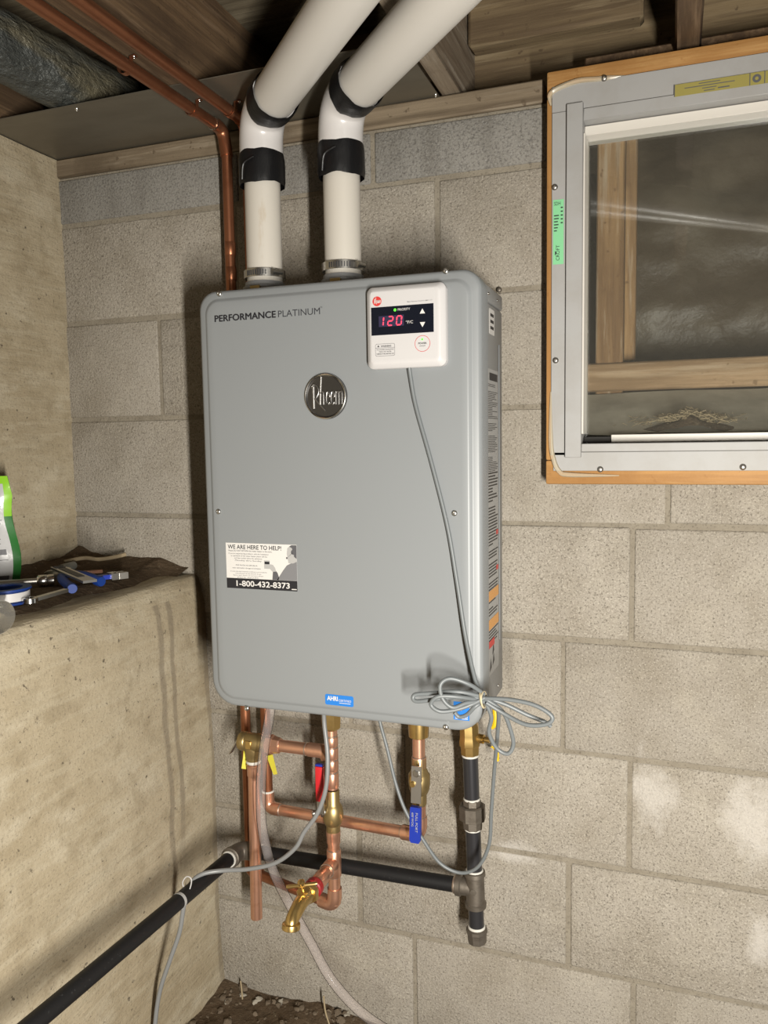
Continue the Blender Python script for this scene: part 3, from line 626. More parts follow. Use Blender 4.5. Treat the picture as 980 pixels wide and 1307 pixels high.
# help sticker
a = P(289.5, 752, FY); b = P(379, 752, FY); zt = P(289, 692.5, FY).z; zb_ = P(335, 752.5, FY).z
x0, x1 = P(289, 720, FY).x, P(379, 720, FY).x; w_ = x1 - x0; h_ = zt - zb_
stk = FP.rect(MB(), x0, zb_, x1, zt, 0.0001, 0.0003).build('help_sticker', 'white_print', wh, 0); stk['label'] = 'white sticker with a black phone number band and grey photo'
FS = Pl((x0, FY - 0.0005, zb_), (1, 0, 0), (0, 0, 1), (0, -1, 0)); X = lambda t: t * w_; Z = lambda t: t * h_
mb = MB(); FS.rect(mb, 0, 0, w_, Z(0.225)); mb.build('number_band', 'black_print', stk, 0)
mb = MB(); text(mb, FS, '1-800-432-8373', X(0.14), Z(0.055), Z(0.125), X(0.755), 0.02, 0.0002); FS.rect(mb, X(0.92), Z(0.03), X(0.99), Z(0.05), 0.0002); mb.build('number_text', 'white_print', stk, 0)
mb = MB(); text(mb, FS, 'WE ARE HERE TO HELP!', X(0.03), Z(0.87), Z(0.095), X(0.76), 0.012, 0.0002); mb.build('headline_text', 'black_print', stk, 0)
mb = MB()
text(mb, FS, 'Please DO NOT RETURN this water heater to the store.', X(0.04), Z(0.815), Z(0.034), X(0.62), 0.004, 0.0002)
for s_, x_, z_, ww in (('If you are experiencing problems with the installation', .04, .755, .57), ('or operation of this water heater please call the', .07, .705, .52), ('toll free number below for assistance.', .12, .655, .40), ('Monday thru Sunday', .13, .605, .38),
                       ('POR FAVOR NO DEVUELVA', .14, .50, .31), ('este calentador de agua al almacén.', .09, .44, .41)):
    text(mb, FS, s_, X(x_), Z(z_), Z(0.030), X(ww), 0.0, 0.0002)
mb.build('small_text', 'midgrey_print', stk, 0)
mb = MB()
for i in range(4): text(mb, FS, ('Si usted esta experimentando problemas con la instalacion', 'o funcionamiento de este calentador de agua', 'llame por favor al numero abajo', 'para ayuda')[i], X((.06, .13, .10, .16)[i]), Z(.365 - i*.042), Z(.025), X((.52, .37, .43, .30)[i]), 0.0, 0.0002)
mb.build('small_text', 'grey_print', stk, 0)
# printed photo of a caller with a headset, seen from the side and back
mb = MB(); FS.poly(mb, [(X(.72), Z(.228)), (X(.75), Z(.30)), (X(.80), Z(.42)), (X(.86), Z(.55)), (X(.92), Z(.60)), (X(1), Z(.64)), (X(1), Z(.228))], 0.0001); mb.build('photo_jacket', 'grey_print', stk, 0)
mb = MB(); FS.poly(mb, [(X(.655), Z(.228)), (X(.665), Z(.40)), (X(.70), Z(.44)), (X(.73), Z(.38)), (X(.75), Z(.28)), (X(.74), Z(.228))], 0.0001); mb.build('photo_sleeve', 'midgrey_print', stk, 0)
mb = MB(); FS.poly(mb, [(X(.885), Z(.60)), (X(.875), Z(.70)), (X(.865), Z(.80)), (X(.875), Z(.92)), (X(.91), Z(.97)), (X(1), Z(.98)), (X(1), Z(.64)), (X(.95), Z(.60))], 0.00015); mb.build('photo_face', 'lightgrey_print', stk, 0); mb = MB()
FS.poly(mb, [(X(.61), Z(.50)), (X(.63), Z(.56)), (X(.67), Z(.55)), (X(.70), Z(.48)), (X(.71), Z(.41)), (X(.66), Z(.40)), (X(.63), Z(.45))], 0.00015); mb.build('photo_hand', 'lightgrey_print', stk, 0)
mb = MB(); FS.poly(mb, [(X(.90), Z(.955)), (X(.93), Z(.99)), (X(1), Z(.99)), (X(1), Z(.70)), (X(.965), Z(.74)), (X(.955), Z(.84)), (X(.935), Z(.93))], 0.0002)
FS.poly(mb, disc(X(.955), Z(.84), Z(.055), 16), 0.0003); FS.poly(mb, [(X(.87), Z(.71)), (X(.88), Z(.725)), (X(.95), Z(.83)), (X(.94), Z(.83))], 0.0003); FS.rect(mb, X(.855), Z(.69), X(.875), Z(.73), 0.0003)
mb.build('photo_hair', 'midgrey_print', stk, 0)
mb = MB(); FS.rect(mb, X(.545), Z(.46), X(.625), Z(.64), 0.0001); mb.build('photo_handset', 'lightgrey_print', stk, 0)
mb = MB(); FS.rect(mb, X(.552), Z(.56), X(.62), Z(.615), 0.0002); mb.build('photo_screen', 'black_print', stk, 0)
# blue certified sticker
c = P(433, 894, FY); FA = Pl((c.x, FY, c.z), (1, 0, 0), (0, 0, 1), (0, -1, 0)); w_ = P(451, 894, FY).x - P(415, 894, FY).x; h_ = (P(433, 887, FY) - P(433, 900.5, FY)).z
ah = FA.poly(MB(), rrect(-w_/2, -h_/2, w_/2, h_/2, 0.003), 0.0001, 0.0003).build('certified_sticker', 'blue_print', wh, 0); ah['label'] = 'small blue certified sticker'
mb = MB(); text(mb, FA, 'AHRI', -w_*.43, -h_*.06, h_*.42, w_*.38, 0.03, 0.0006); text(mb, FA, 'CERTIFIED', -w_*.02, -h_*.10, h_*.22, w_*.44, 0.0, 0.0006); FA.rect(mb, w_*.0, -h_*.26, w_*.40, -h_*.21, 0.0006); mb.build('sticker_text', 'white_print', ah, 0)
a = P(579, 918, FY); b = P(599, 897, FY); FB = Pl((a.x, FY, a.z), (1, 0, 0), (0, 0, 1), (0, -1, 0)); w_ = b.x - a.x; h_ = b.z - a.z
bs_ = FB.rect(MB(), 0, 0, w_, h_, 0.0001, 0.0003).build('blue_sticker', 'blue_print', wh, 0); bs_['label'] = 'small square blue sticker behind the coiled cable'
mb = MB(); 
for i in range(3): FB.rect(mb, w_*.1, h_*(.06 + i*.07), w_*.9, h_*(.09 + i*.07), 0.0006)
FB.poly(mb, [(w_*.5, h_*.5), (w_*.62, h_*.72), (w_*.5, h_*.9), (w_*.38, h_*.72)], 0.0006); mb.build('sticker_text', 'white_print', bs_, 0)
# labels on the right-hand side
SXP = bx1 + 0.0002
SP = Pl((SXP, 0, 0), (0, 1, 0), (0, 0, 1), (1, 0, 0))
a = PX(616.5, 385, SXP); b = PX(624, 409, SXP); ya_, yb_ = -0.137, -0.098; z1_ = PX(616.5, 384, SXP).z - 0.004
sm = SP.poly(MB(), rrect(ya_, z1_ - 0.040, yb_, z1_, 0.003, 3), 0.0, 0.0003).build('side_sticker', 'white_print', wh, 0); sm['label'] = 'small white sticker with three black rows'
mb = MB()
for i in range(3): SP.rect(mb, ya_ + 0.008, z1_ - 0.012 - i*0.010, yb_ - 0.006, z1_ - 0.007 - i*0.010, 0.0005)
mb.build('sticker_print', 'black_print', sm, 0)
y0_, y1_ = -0.172, -0.070; zt_ = PX(615, 467, SXP).z; zb_ = PX(618, 880, SXP).z + 0.01
lab = SP.rect(MB(), y0_, zb_, y1_, zt_, 0.0, 0.0002).build('rating_label', 'label_grey', wh, 0); lab['label'] = 'long grey rating and warning label with lines of black print'
mb = MB(); z = zt_ - 0.006; H_ = zt_ - zb_
SP.rect(mb, y0_ + 0.035, z - 0.012, y1_ - 0.006, z, 0.0004); SP.rect(mb, y0_ + 0.006, z - 0.004, y0_ + 0.025, z, 0.0004); SP.rect(mb, y0_ + 0.006, z - 0.012, y0_ + 0.025, z - 0.008, 0.0004); z -= 0.018
bands = []
while z > zb_ + 0.05:
    t = (zt_ - z) / H_
    if any(abs(t - q) < 0.017 for q in (0.735, 0.83)): z -= 0.004; continue
    th = 0.0010 if t < 0.33 else 0.0022; st_ = 0.0028 if t < 0.33 else 0.0050
    e = random.choice((0.0, 0.004, 0.010, 0.02)) if random.random() < 0.8 else 0.04
    SP.rect(mb, y0_ + 0.004 + random.choice((0, 0, 0.004)), z - th, y1_ - 0.005 - e, z, 0.0004); z -= st_
    if random.random() < 0.06: z -= 0.006
for q in ((0.03, 0.006), (0.05, 0.03), (0.052, 0.012)): SP.poly(mb, [(y0_ + q[0], zb_ + q[1]), (y0_ + q[0] + 0.014, zb_ + q[1] + 0.006), (y0_ + q[0] + 0.008, zb_ + q[1] + 0.022)], 0.0005)
mb.build('label_print', 'black_print', lab, 0)['kind'] = 'stuff'
mb = MB()
for t in (0.735, 0.83): SP.rect(MB(), y0_ + 0.002, zt_ - H_*t - 0.0085, y1_ - 0.002, zt_ - H_*t + 0.0085, 0.0005).build('warning_band', 'orange_print', lab, 0)
for t, q in ((0.535, 0.80), (0.655, 0.80)): SP.rect(MB(), y0_ + 0.102*q, zt_ - H_*t - 0.004, y1_ - 0.004, zt_ - H_*t + 0.004, 0.0006).build('danger_mark', 'red_print', lab, 0)
SP.rect(MB(), y0_ + 0.024, zb_ + 0.046, y0_ + 0.066, zb_ + 0.058, 0.0006).build('danger_mark', 'red_print', lab, 0)
# vent collars on top
VY = -0.16; vlx = P(338, 350, VY).x; vrx = P(438, 344, VY).x
for vx in (vlx, vrx): 
    c_ = MB().lathe((vx, VY, hz1 - 0.0065), (0, 0, 1), [(0, 0.040), (0.010, 0.040), (0.014, 0.0375), (0.022, 0.0375), (0.024, 0.034), (0.030, 0.0335)], 28).build('vent_collar', 'collar', wh)
    MB().bbox((vx - 0.007, VY - 0.0415, hz1 + 0.004), (vx + 0.011, VY - 0.036, hz1 + 0.014), 0.001).build('collar_latch', 'brass_dull', c_)

# ---------------------------------------------------------------- plastic vent pipes
def vent(vx, z0, sl, label, tapes, zc_):
    t = thing('vent_pipe', label, 'vent pipe', (vx, VY, hz1 + 0.02), 'white vent pipes rising from the water heater')
    r = 0.0302; zb0 = hz1 + 0.0242
    MB().cyl((vx, VY, zb0), (vx, VY, z0 - 0.062), r, 32).build('riser', 'pvc', t)
    d = V((math.cos(math.radians(45)), -math.sin(math.radians(45)), sl)).normalized(); c = V((vx, VY, z0))
    arc = [V((vx, VY, z0 - 0.098))] + fillet([V((vx, VY, z0 - 0.090)), c, c + d*0.078], 0.052, 14)[0:] 
    MB().tube(arc, 0.0365, 32).build('elbow', 'pvc_white', t)
    MB().cyl(c + d*0.062, c + d*1.85, 0.0352, 32).build('run', 'pvc_run', t)
    # wrinkled black tape at both ends of the elbow
    def band(p, ax, l, rr, wob):
        mb = MB(); n = 36; R_ = []; u_, v_ = frame_of(ax)
        for i in range(7):
            tt = i / 6; ring = []
            for j in range(n):
                a = 2*math.pi*j/n; e = wob * noise.noise(V((math.cos(a)*1.7, math.sin(a)*1.7, p.x*9 + (0 if tt < .5 else 7)))) 
                q = rr + 0.0013*noise.noise(V((math.cos(a)*4, math.sin(a)*4, tt*2.0 + p.x))) + (-0.0014 if i in (0, 6) else 0)
                ring.append(p + ax * (l * tt + e) + u_*(math.cos(a)*q) + v_*(math.sin(a)*q))
            R_.append(ring)
        mb.rings(R_, False, False); o_ = mb.build('tape', 'tape', t, 60); return o_
    tb = band(V((vx, VY, z0 - 0.115)), V((0, 0, 1)), 0.052, 0.0385, 0.004)
    fl_ = [V((vx - 0.018, VY - 0.036, z0 - 0.110)), V((vx - 0.012, VY - 0.041, z0 - 0.088)), V((vx + 0.002, VY - 0.0415, z0 - 0.080)), V((vx + 0.008, VY - 0.041, z0 - 0.078))]
    MB().tube(crom(fl_), 0.0016, 6).build('tape_fold', 'tape', tb)
    band(c + d*0.048, d, 0.042, 0.0395, 0.007)
    # hose clamp
    cz_ = zb0 + 0.006; cl_ = MB().lathe((vx, VY, cz_), (0, 0, 1), [(0, 0.0338), (0, 0.0352), (0.013, 0.0352), (0.013, 0.0338)], 36, cap=False).build('hose_clamp', 'steel', t)
    mb = MB()
    for i in range(9):
        a = math.radians(-60 - i*7.0 + zc_); mb.obox((vx + 0.0354*math.cos(a), VY + 0.0354*math.sin(a), cz_ + 0.0065), V((-math.sin(a), math.cos(a), 0.25))*0.0008, V((math.cos(a), math.sin(a), 0))*0.0006, V((0, 0, 0.0042)))
    mb.build('clamp_slots', 'dark_rubber', cl_, 0)
    a = math.radians(-30 + zc_); hx = V((vx + 0.038*math.cos(a), VY + 0.038*math.sin(a), cz_ + 0.0065)); tn = V((-math.sin(a), math.cos(a), 0))
    MB().lathe(hx - tn*0.010, tn, [(0, 0.0052), (0.004, 0.0052), (0.0045, 0.0034), (0.020, 0.0034)], 10).build('clamp_screw', 'steel', cl_)
    return t
vent(vlx, 1.706, 0.03, 'left white vent pipe with stained riser and two black tape bands', 0, 0)
vent(vrx, 1.702, 0.015, 'right white vent pipe with clean cream riser and two black tape bands', 0, 10)

# ---------------------------------------------------------------- controller on the heater front
CY = FY - 0.0185
x0 = P(466.5, 418, CY).x; x1 = P(567.5, 412, CY).x; zt = P(515, 362.5, CY).z; zb = P(515, 469, CY).z
rc = thing('temperature_controller', 'white temperature controller with red digits on the heater front', 'controller', ((x0+x1)/2, FY - 0.01, zb))
def rr4(i, y, r): return [(x, y, z) for x, z in rrect(x0 + i, zb + i, x1 - i, zt - i, r, 6)]
MB().rings([rr4(0, FY - 0.0004, .010), rr4(0, FY - 0.011, .010), rr4(0.001, FY - 0.0125, .0095), rr4(0.0065, CY + 0.0008, .007), rr4(0.008, CY, .006), rr4(0.012, CY, .004)]).build('casing', 'white_plastic', rc, 35)
w_ = x1 - x0; h_ = zt - zb; CP = Pl((x0, CY, zb), (1, 0, 0), (0, 0, 1), (0, -1, 0)); X = lambda t: t*w_; Z = lambda t: t*h_
ov = CP.rect(MB(), X(.075), Z(.10), X(.875), Z(.93), 0.0001, 0.0003).build('face_overlay', 'white_plastic', rc, 0)
dp = CP.rect(MB(), X(.078), Z(.405), X(.866), Z(.745), 0.0004, 0.0003).build('display_panel', 'display', rc, 0)
mb = MB(); CP.rect(mb, X(.175), Z(.505), X(.495), Z(.635), 0.0008); mb.build('digit_window', 'segment_off', dp, 0)
mb = MB()
def seg7(cx, cz, w, h, on):
    tk = w*0.24; sh = 0.10
    S = {'a': (-w/2, h/2, w/2, h/2), 'd': (-w/2, -h/2, w/2, -h/2), 'g': (-w/2, 0, w/2, 0), 'b': (w/2, 0, w/2, h/2), 'c': (w/2, -h/2, w/2, 0), 'f': (-w/2, 0, -w/2, h/2), 'e': (-w/2, -h/2, -w/2, 0)}
    for k in on:
        xa, za, xb, zb__ = S[k]
        if za == zb__: q = [(xa + tk*.3, za), (xa + tk*.6, za + tk/2), (xb - tk*.6, za + tk/2), (xb - tk*.3, za), (xb - tk*.6, za - tk/2), (xa + tk*.6, za - tk/2)]
        else: q = [(xa, za + tk*.3), (xa - tk/2, za + tk*.6), (xa - tk/2, zb__ - tk*.6), (xa, zb__ - tk*.3), (xa + tk/2, zb__ - tk*.6), (xa + tk/2, za + tk*.6)]
        CP.poly(mb, [(cx + x + z*sh, cz + z) for x, z in q], 0.0010)
for cx, on in ((.205, 'bc'), (.325, 'abged'), (.435, 'abcdef')): seg7(X(cx), Z(.570), X(.060), Z(.105), on)
mb.build('digits', 'red_led', dp, 0)
mb = MB(); CP.poly(mb, disc(X(.385), Z(.698), X(.017), 18), 0.0009); mb.build('priority_light', 'green_led', dp, 0)
mb = MB(); text(mb, CP, 'PRIORITY', X(.42), Z(.685), Z(.030), X(.155), 0.0, 0.0009); text(mb, CP, '\u00b0F/C', X(.52), Z(.525), Z(.036), X(.09), 0.0, 0.0009)
CP.poly(mb, [(X(.695), Z(.632)), (X(.762), Z(.632)), (X(.728), Z(.692))], 0.0009); CP.poly(mb, [(X(.695), Z(.530)), (X(.728), Z(.470)), (X(.762), Z(.530))], 0.0009)
mb.build('display_print', 'white_print', dp, 0)
mb = MB(); CP.poly(mb, disc(X(.155), Z(.818), X(.058), 32), 0.0006); lg = mb.build('logo', 'red_print', rc, 0)
mb = MB(); lx, lz, lr = X(.155), Z(.818), X(.058)
def ls(pts, t=0.10):
    for (ax, az), (bx_, bz) in zip(pts, pts[1:]):
        d = V((bx_-ax, bz-az)); n_ = V((-d.y, d.x)).normalized()*t*0.5; CP.poly(mb, [(lx+lr*(ax+n_.x), lz+lr*(az+n_.y)), (lx+lr*(bx_+n_.x), lz+lr*(bz+n_.y)), (lx+lr*(bx_-n_.x), lz+lr*(bz-n_.y)), (lx+lr*(ax-n_.x), lz+lr*(az-n_.y))], 0.0009)
ls([(-.58, .45), (-.58, -.52)]); ls([(-.62, .45), (-.40, .42), (-.34, .18), (-.56, -.10)]); ls([(-.5, -.1), (-.05, -.6)]); ls([(-.22, .82), (-.27, -.36)])
for xx in (-.1, .06, .2, .28, .42, .5, .64, .78): ls([(xx, .18), (xx, -.36)], .08)
ls([(-.26, .16), (-.1, .18)]); ls([(.06, .18), (.2, .18), (.2, -.05), (.06, -.05)], .07); ls([(.06, -.36), (.2, -.36)], .07); ls([(.28, .18), (.42, .18), (.42, -.05), (.28, -.05)], .07); ls([(.28, -.36), (.42, -.36)], .07); ls([(.5, .17), (.78, .17)], .07)
mb.build('logo_print', 'white_print', lg, 0)
mb = MB(); text(mb, CP, 'Main Remote Control UMC-117', X(.54), Z(.778), Z(.014), X(.31), 0.005, 0.0006); mb.build('caption_print', 'midgrey_print', rc, 0)
pw = MB(); ring2(pw, CP, X(.725), Z(.275), X(.091), X(.096), 0.0008, 40); pw = pw.build('power_ring', 'red_print', rc, 0)
mb = MB(); text(mb, CP, 'POWER', X(.725), Z(.268), Z(.022), X(.105), 0.02, 0.0008, 'C'); text(mb, CP, 'ON/OFF', X(.725), Z(.240), Z(.014), X(.075), 0.0, 0.0008, 'C'); mb.build('power_print', 'black_print', rc, 0)
mb = MB(); CP.poly(mb, disc(X(.723), Z(.325), X(.012), 14), 0.0009); mb.build('power_light', 'green_led', rc, 0)
mb = MB(); fr_ = rrect(X(.125), Z(.150), X(.375), Z(.300), X(.02), 4); fi_ = rrect(X(.128), Z(.153), X(.372), Z(.297), X(.018), 4); n = len(fr_)
mb.add([CP.at(x, z, 0.0006) for x, z in fr_] + [CP.at(x, z, 0.0006) for x, z in fi_], [(i, (i+1) % n, n + (i+1) % n, n + i) for i in range(n)])
CP.rect(mb, X(.128), Z(.248), X(.372), Z(.251), 0.0006)
text(mb, CP, 'WARNING', X(.195), Z(.260), Z(.022), X(.135), 0.02, 0.0006); CP.poly(mb, [(X(.150), Z(.262)), (X(.178), Z(.262)), (X(.164), Z(.286))], 0.0006)
for i, s_ in enumerate(('TO AVOID SCALDING', 'CHECK HOT WATER', 'TEMPERATURE BEFORE USE')): text(mb, CP, s_, X(.25), Z(.222 - i*.026), Z(.015), X((.22, .16, .225)[i]), 0.01, 0.0006, 'C')
mb.build('warning_print', 'black_print', rc, 0)

# ---------------------------------------------------------------- controller cable, bundled
cc = thing('controller_cable', 'thin grey cable coiled and banded at the heater corner', 'cable', P(617, 890, -0.29))
r = 0.0031
K = P(617, 893, -0.300)
def cab(pts, name='strand'): return MB().tube(crom(pts, 9), r, 10).build(name, 'cable', cc, 60)
cab([P(522, 466, FY - 0.008), P(524, 482, FY - 0.006), P(531, 520, FY - 0.004), P(551, 592, FY - 0.004), P(571, 672, FY - 0.005), P(583, 742, FY - 0.008), P(594, 812, FY - 0.016), P(606, 866, FY - 0.032), K + V((-.003, .002, .004)), P(640, 930, -0.285), P(650, 945, -0.28)][:9])
cab([K + V((0, 0, .004)), P(585, 883, -.318), P(550, 885, -.322), P(529, 887, -.325), P(531, 895, -.327), P(560, 892, -.324), P(592, 889, -.314), K + V((.002, 0, .001))])
cab([K + V((0, .003, .007)), P(600, 874, -.315), P(575, 866, -.325), P(562, 874, -.333), P(565, 892, -.333), P(578, 903, -.33), P(596, 897, -.318), K + V((.001, -.002, -.002))])
cab([K + V((0, .004, -.003)), P(590, 890, -.322), P(560, 889, -.335), P(550, 899, -.336), P(562, 908, -.334), P(585, 905, -.322), P(604, 898, -.312), K + V((.002, -.003, .004))])
cab([K + V((-.001, .005, -.004)), P(606, 902, -.303), P(596, 912, -.30), P(586, 915, -.30), P(580, 909, -.302)])
cab([K + V((0, 0, .002)), P(650, 893, -.30), P(682, 900, -.30), P(704, 914, -.30), P(698, 924, -.30), P(672, 925, -.30), P(645, 912, -.297), K + V((.004, 0, -.004))])
cab([K + V((.001, .004, .002)), P(645, 899, -.287), P(672, 912, -.28), P(694, 921, -.275), P(703, 927, -.272)])
cab([K + V((.002, .003, -.004)), P(627, 915, -.29), P(624, 935, -.28), P(634, 955, -.272), P(648, 962, -.27), P(655, 950, -.27), P(651, 930, -.278), P(641, 908, -.29), K + V((.003, .001, .001))])
cab([K + V((.003, .004, .0)), P(635, 905, -.27), P(635, 935, -.235), P(631, 980, -.19), P(627, 1035, -.165), P(624, 1078, -.15), P(610, 1106, -.142), P(588, 1114, -.14), P(562, 1102, -.145), P(540, 1072, -.15), P(518, 1036, -.15), P(505, 1000, -.145), P(494, 955, -.14), P(485, 922, -.135), P(483, 905, -.135)])
MB().torus(K + V((-.002, 0, .0)), (1, 0.1, 0.25), 0.0115, 0.0013, 24, 6).build('rubber_band', 'band', cc)
MB().torus(K + V((.0005, 0, .0)), (1, -0.1, 0.1), 0.0115, 0.0012, 24, 6).build('rubber_band', 'band', cc)

# ================================================================ COPPER LINES
rc1 = 0.0098
def ringmb(c, ax, r, l=0.003): ax = V(ax).normalized(); return MB().lathe(V(c) - ax*l/2, ax, [(0, r*0.98), (l*0.25, r*1.06), (l*0.75, r*1.06), (l, r*0.98)], 20)
def sleeve(a, b, r): a, b = V(a), V(b); l = (b-a).length; return MB().lathe(a, b - a, [(0, r*0.97), (0.0006, r), (l-0.0006, r), (l, r*0.97)], 22)
ZC = 1.7445
# hot line: overhead pipe, drop, lower crossover, valve, riser into the heater
HYp = -0.125; hxx = P(424, 1000, HYp).x
hl = thing('hot_water_line', 'copper pipe running overhead, down the corner and up through the red valve', 'copper pipe', (0.434, -0.05, 0.30))
v1x = 0.4325; v1y = -0.047; zl = P(321, 1112, v1y).z; zE = P(425, 1155, HYp).z
MB().cyl((0.405, -1.9, ZC + 0.002), (0.4225, -0.062, ZC), rc1, 20).build('overhead_pipe', 'copper_old', hl)
MB().tube(fillet([(0.4222, -0.075, ZC), (0.424, v1y, ZC), (v1x - 0.002, v1y, ZC - 0.05)], 0.022), 0.0118, 20).build('elbow', 'copper_old', hl)
MB().torus((0.4221, -0.078, ZC), (0, 1, 0), 0.0108, 0.0014, 22, 6).build('solder_ring', 'chrome', hl)
MB().cyl((v1x - 0.002, v1y, ZC - 0.045), (v1x, v1y, zl + 0.02), rc1, 20).build('drop_pipe', 'copper_old', hl)
for zz in (P(292, 318, v1y).z, P(292, 350, v1y).z): sleeve((v1x - .001, v1y, zz - .012), (v1x - .001, v1y, zz + .012), 0.0107).build('coupling', 'copper_old', hl)
e0 = V((v1x, v1y, zl)); e1 = V((hxx, HYp, zE))
MB().tube(fillet([e0 + V((0, 0, .03)), e0, e0 + (e1 - e0).normalized()*.03], 0.018), 0.0118, 20).build('elbow', 'copper_old', hl)
MB().cyl(e0 + (e1-e0).normalized()*.02, e1 - (e1-e0).normalized()*.03, rc1, 20).build('crossover_pipe', 'copper_old', hl)
r2 = 0.0111
dd = (e1 - e0).normalized()
MB().tube(fillet([e1 - dd*.034, e1, e1 + V((0, 0, .034))], 0.02), 0.0132, 22).build('elbow', 'copper', hl)
zz = lambda py: P(424, py, HYp).z
vx_ = lambda py: V((P(424, 1000, HYp).x, HYp, zz(py)))
MB().cyl(vx_(1152), vx_(1075), r2, 22).build('riser', 'copper', hl)
sleeve(vx_(1117), vx_(1084), 0.0132).build('tee', 'copper', hl)
for py in (1117, 1084, 1146): ringmb(vx_(py), (0, 0, 1), 0.0118).build('solder_ring', 'solder', hl)
MB().lathe(vx_(1075), (0, 0, 1), [(0, .0125), (.012, .0125), (.013, .0130), (vx_(1060).z - vx_(1075).z, .0130)], 22).build('adapter', 'copper', hl)
# valve body
vb = MB().lathe(vx_(1063), (0, 0, 1), [(0, .0118), (.004, .0128), (.016, .0128), (.018, .0148), (.024, .0172), (.032, .0190), (.042, .0190), (.050, .0172), (.054, .0150), (.057, .0128), (.080, .0128), (.082, .0118)], 24).build('valve_body', 'brass_dull', hl)
stm = V((-0.80, -0.60, 0)); sc_ = vx_(1034)
MB().lathe(sc_ + stm*.012, stm, [(0, .009), (.010, .009), (.011, .0055), (.026, .0055), (.0265, .003)], 16).build('stem', 'steel', vb)
ha = sc_ + stm*.024; hu = V((0.10, -0.08, 1)).normalized(); hs_ = V((-0.6, 0.8, 0))
rhc = P(408.5, 1000, ha.y - .006); wx = V((1, 0, 0)); wz = V((0, 0, 1))
MB().obox(rhc - wz*.040, wx*.0070, V((0, .0013, 0)), wz*.016).build('handle_plate', 'dull_steel', vb)
MB().bbox(rhc - V((.0078, .0045, .0330)), rhc + V((.0078, .0045, .0320)), .002, 2).build('handle_sleeve', 'red_rubber', vb)
MB().bbox(rhc + V((-.0078, -.0045, .0322)), rhc + V((.0078, .0045, .0365)), .002, 2).build('handle_tip', 'blue_rubber', vb)
MB().cyl(vx_(1006), vx_(930), r2, 22).build('riser', 'copper', hl)
for a, b in ((1004, 986), (983, 970), (968, 954), (952, 940)): sleeve(vx_(a), vx_(b), .0121).build('coupling', 'copper', hl)
for a in (985, 969, 953, 939): ringmb(vx_(a), (0, 0, 1), .0112).build('solder_ring', 'solder', hl)
MB().lathe(vx_(931), (0, 0, 1), [(0, .014), (.003, .0165), (.016, .0175), (.045, .0175)], 6, 0.3).build('union_nut', 'brass', hl, 20)
# faucet branch
br0 = V((hxx, HYp, zz(1100))); bdir = V((0, -1, 0.0))
MB().cyl(br0, br0 + bdir*.081, .0115, 20).build('branch_pipe', 'copper', hl)
sleeve(br0 + bdir*.010, br0 + bdir*.032, .0135).build('branch_collar', 'copper', hl)
sleeve(br0 + bdir*.050, br0 + bdir*.076, .0135).build('branch_collar', 'copper', hl)
MB().torus(br0 + bdir*.033, bdir, .0128, .0012, 22, 6).build('solder_ring', 'solder', hl)

# cold line
cl_ = thing('cold_water_line', 'copper pipe with blue handled valve crossing behind the red one', 'copper pipe', (0.48, -0.06, 0.46))
v2x, v2y = 0.4845, -0.060; CYp = -0.115; cxx = P(535, 1000, CYp).x
zl2 = P(344, 1031, v2y).z; zr2 = P(537, 1066, CYp).z
MB().cyl((0.4835, -1.9, ZC + .002), (0.478, -0.075, ZC), rc1, 20).build('overhead_pipe', 'copper_old', cl_)
MB().tube(fillet([(0.478, -0.08, ZC), (0.478, v2y, ZC), (v2x - .004, v2y, ZC - .045)], .018), .0118, 20).build('elbow', 'copper_old', cl_)
MB().cyl((v2x - .004, v2y, ZC - .045), (v2x, v2y, zl2 + .02), rc1, 20).build('drop_pipe', 'copper_old', cl_)
c0 = V((v2x, v2y, zl2)); c1 = V((cxx, CYp, zr2)); cdv = (c1 - c0).normalized()
MB().tube(fillet([c0 + V((0, 0, .034)), c0, c0 + cdv*.030], .018), .0122, 20).build('elbow', 'copper', cl_)
ringmb(c0 + V((0, 0, .034)), (0, 0, 1), .0116, .004).build('solder_ring', 'sealant', cl_); ringmb(c0 + cdv*.031, cdv, .0112).build('solder_ring', 'solder', cl_)
MB().cyl(c0 + cdv*.02, c1 - cdv*.02, .0108, 20).build('crossover_pipe', 'copper', cl_)
MB().tube(fillet([c1 - cdv*.034, c1, c1 + V((0, 0, .034))], .02), .0132, 22).build('elbow', 'copper', cl_)
ringmb(c1 - cdv*.035, cdv, .0115).build('solder_ring', 'solder', cl_); ringmb(c1 + V((0, 0, .034)), (0, 0, 1), .0116).build('solder_ring', 'solder', cl_)
cz2 = lambda py: V((cxx, CYp, P(535, py, CYp).z))
MB().cyl(c1 + V((0, 0, .02)), cz2(1020), r2, 22).build('riser', 'copper', cl_)
cb = MB().lathe(cz2(1027), (0, 0, 1), [(0, .0118), (.003, .0128), (.020, .0128), (.022, .0150), (.030, .0178), (.040, .0190), (.055, .0190), (.058, .0165), (.064, .0140), (.066, .0128), (.085, .0128), (.087, .0118)], 24).build('valve_body', 'brass_dull', cl_)
sa = P(531, 985, CYp); stc = V((0.0, -1, 0)); sa = V((cxx, CYp, cz2(990).z))
MB().lathe(sa + stc*.014, stc, [(0, .0105), (.009, .0105), (.0095, .0068), (.022, .0062), (.0225, .005), (.026, .0045)], 18).build('stem', 'brass', cb)
hp = sa + stc*.034; top = P(531.5, 984, hp.y); bot = P(530, 1075, hp.y - .006)
hd = (bot - top).normalized(); sx_ = V((1, 0, 0))
MB().obox(top + hd*.024, sx_*.0088, stc*.0014, hd*.032).build('handle_plate', 'dull_steel', cb)
MB().lathe(top + hd*.004 - stc*.003, stc, [(0, .0065), (.006, .0065), (.007, .005)], 6, .3).build('handle_nut', 'steel', cb, 20)
hsl = MB(); R_ = []
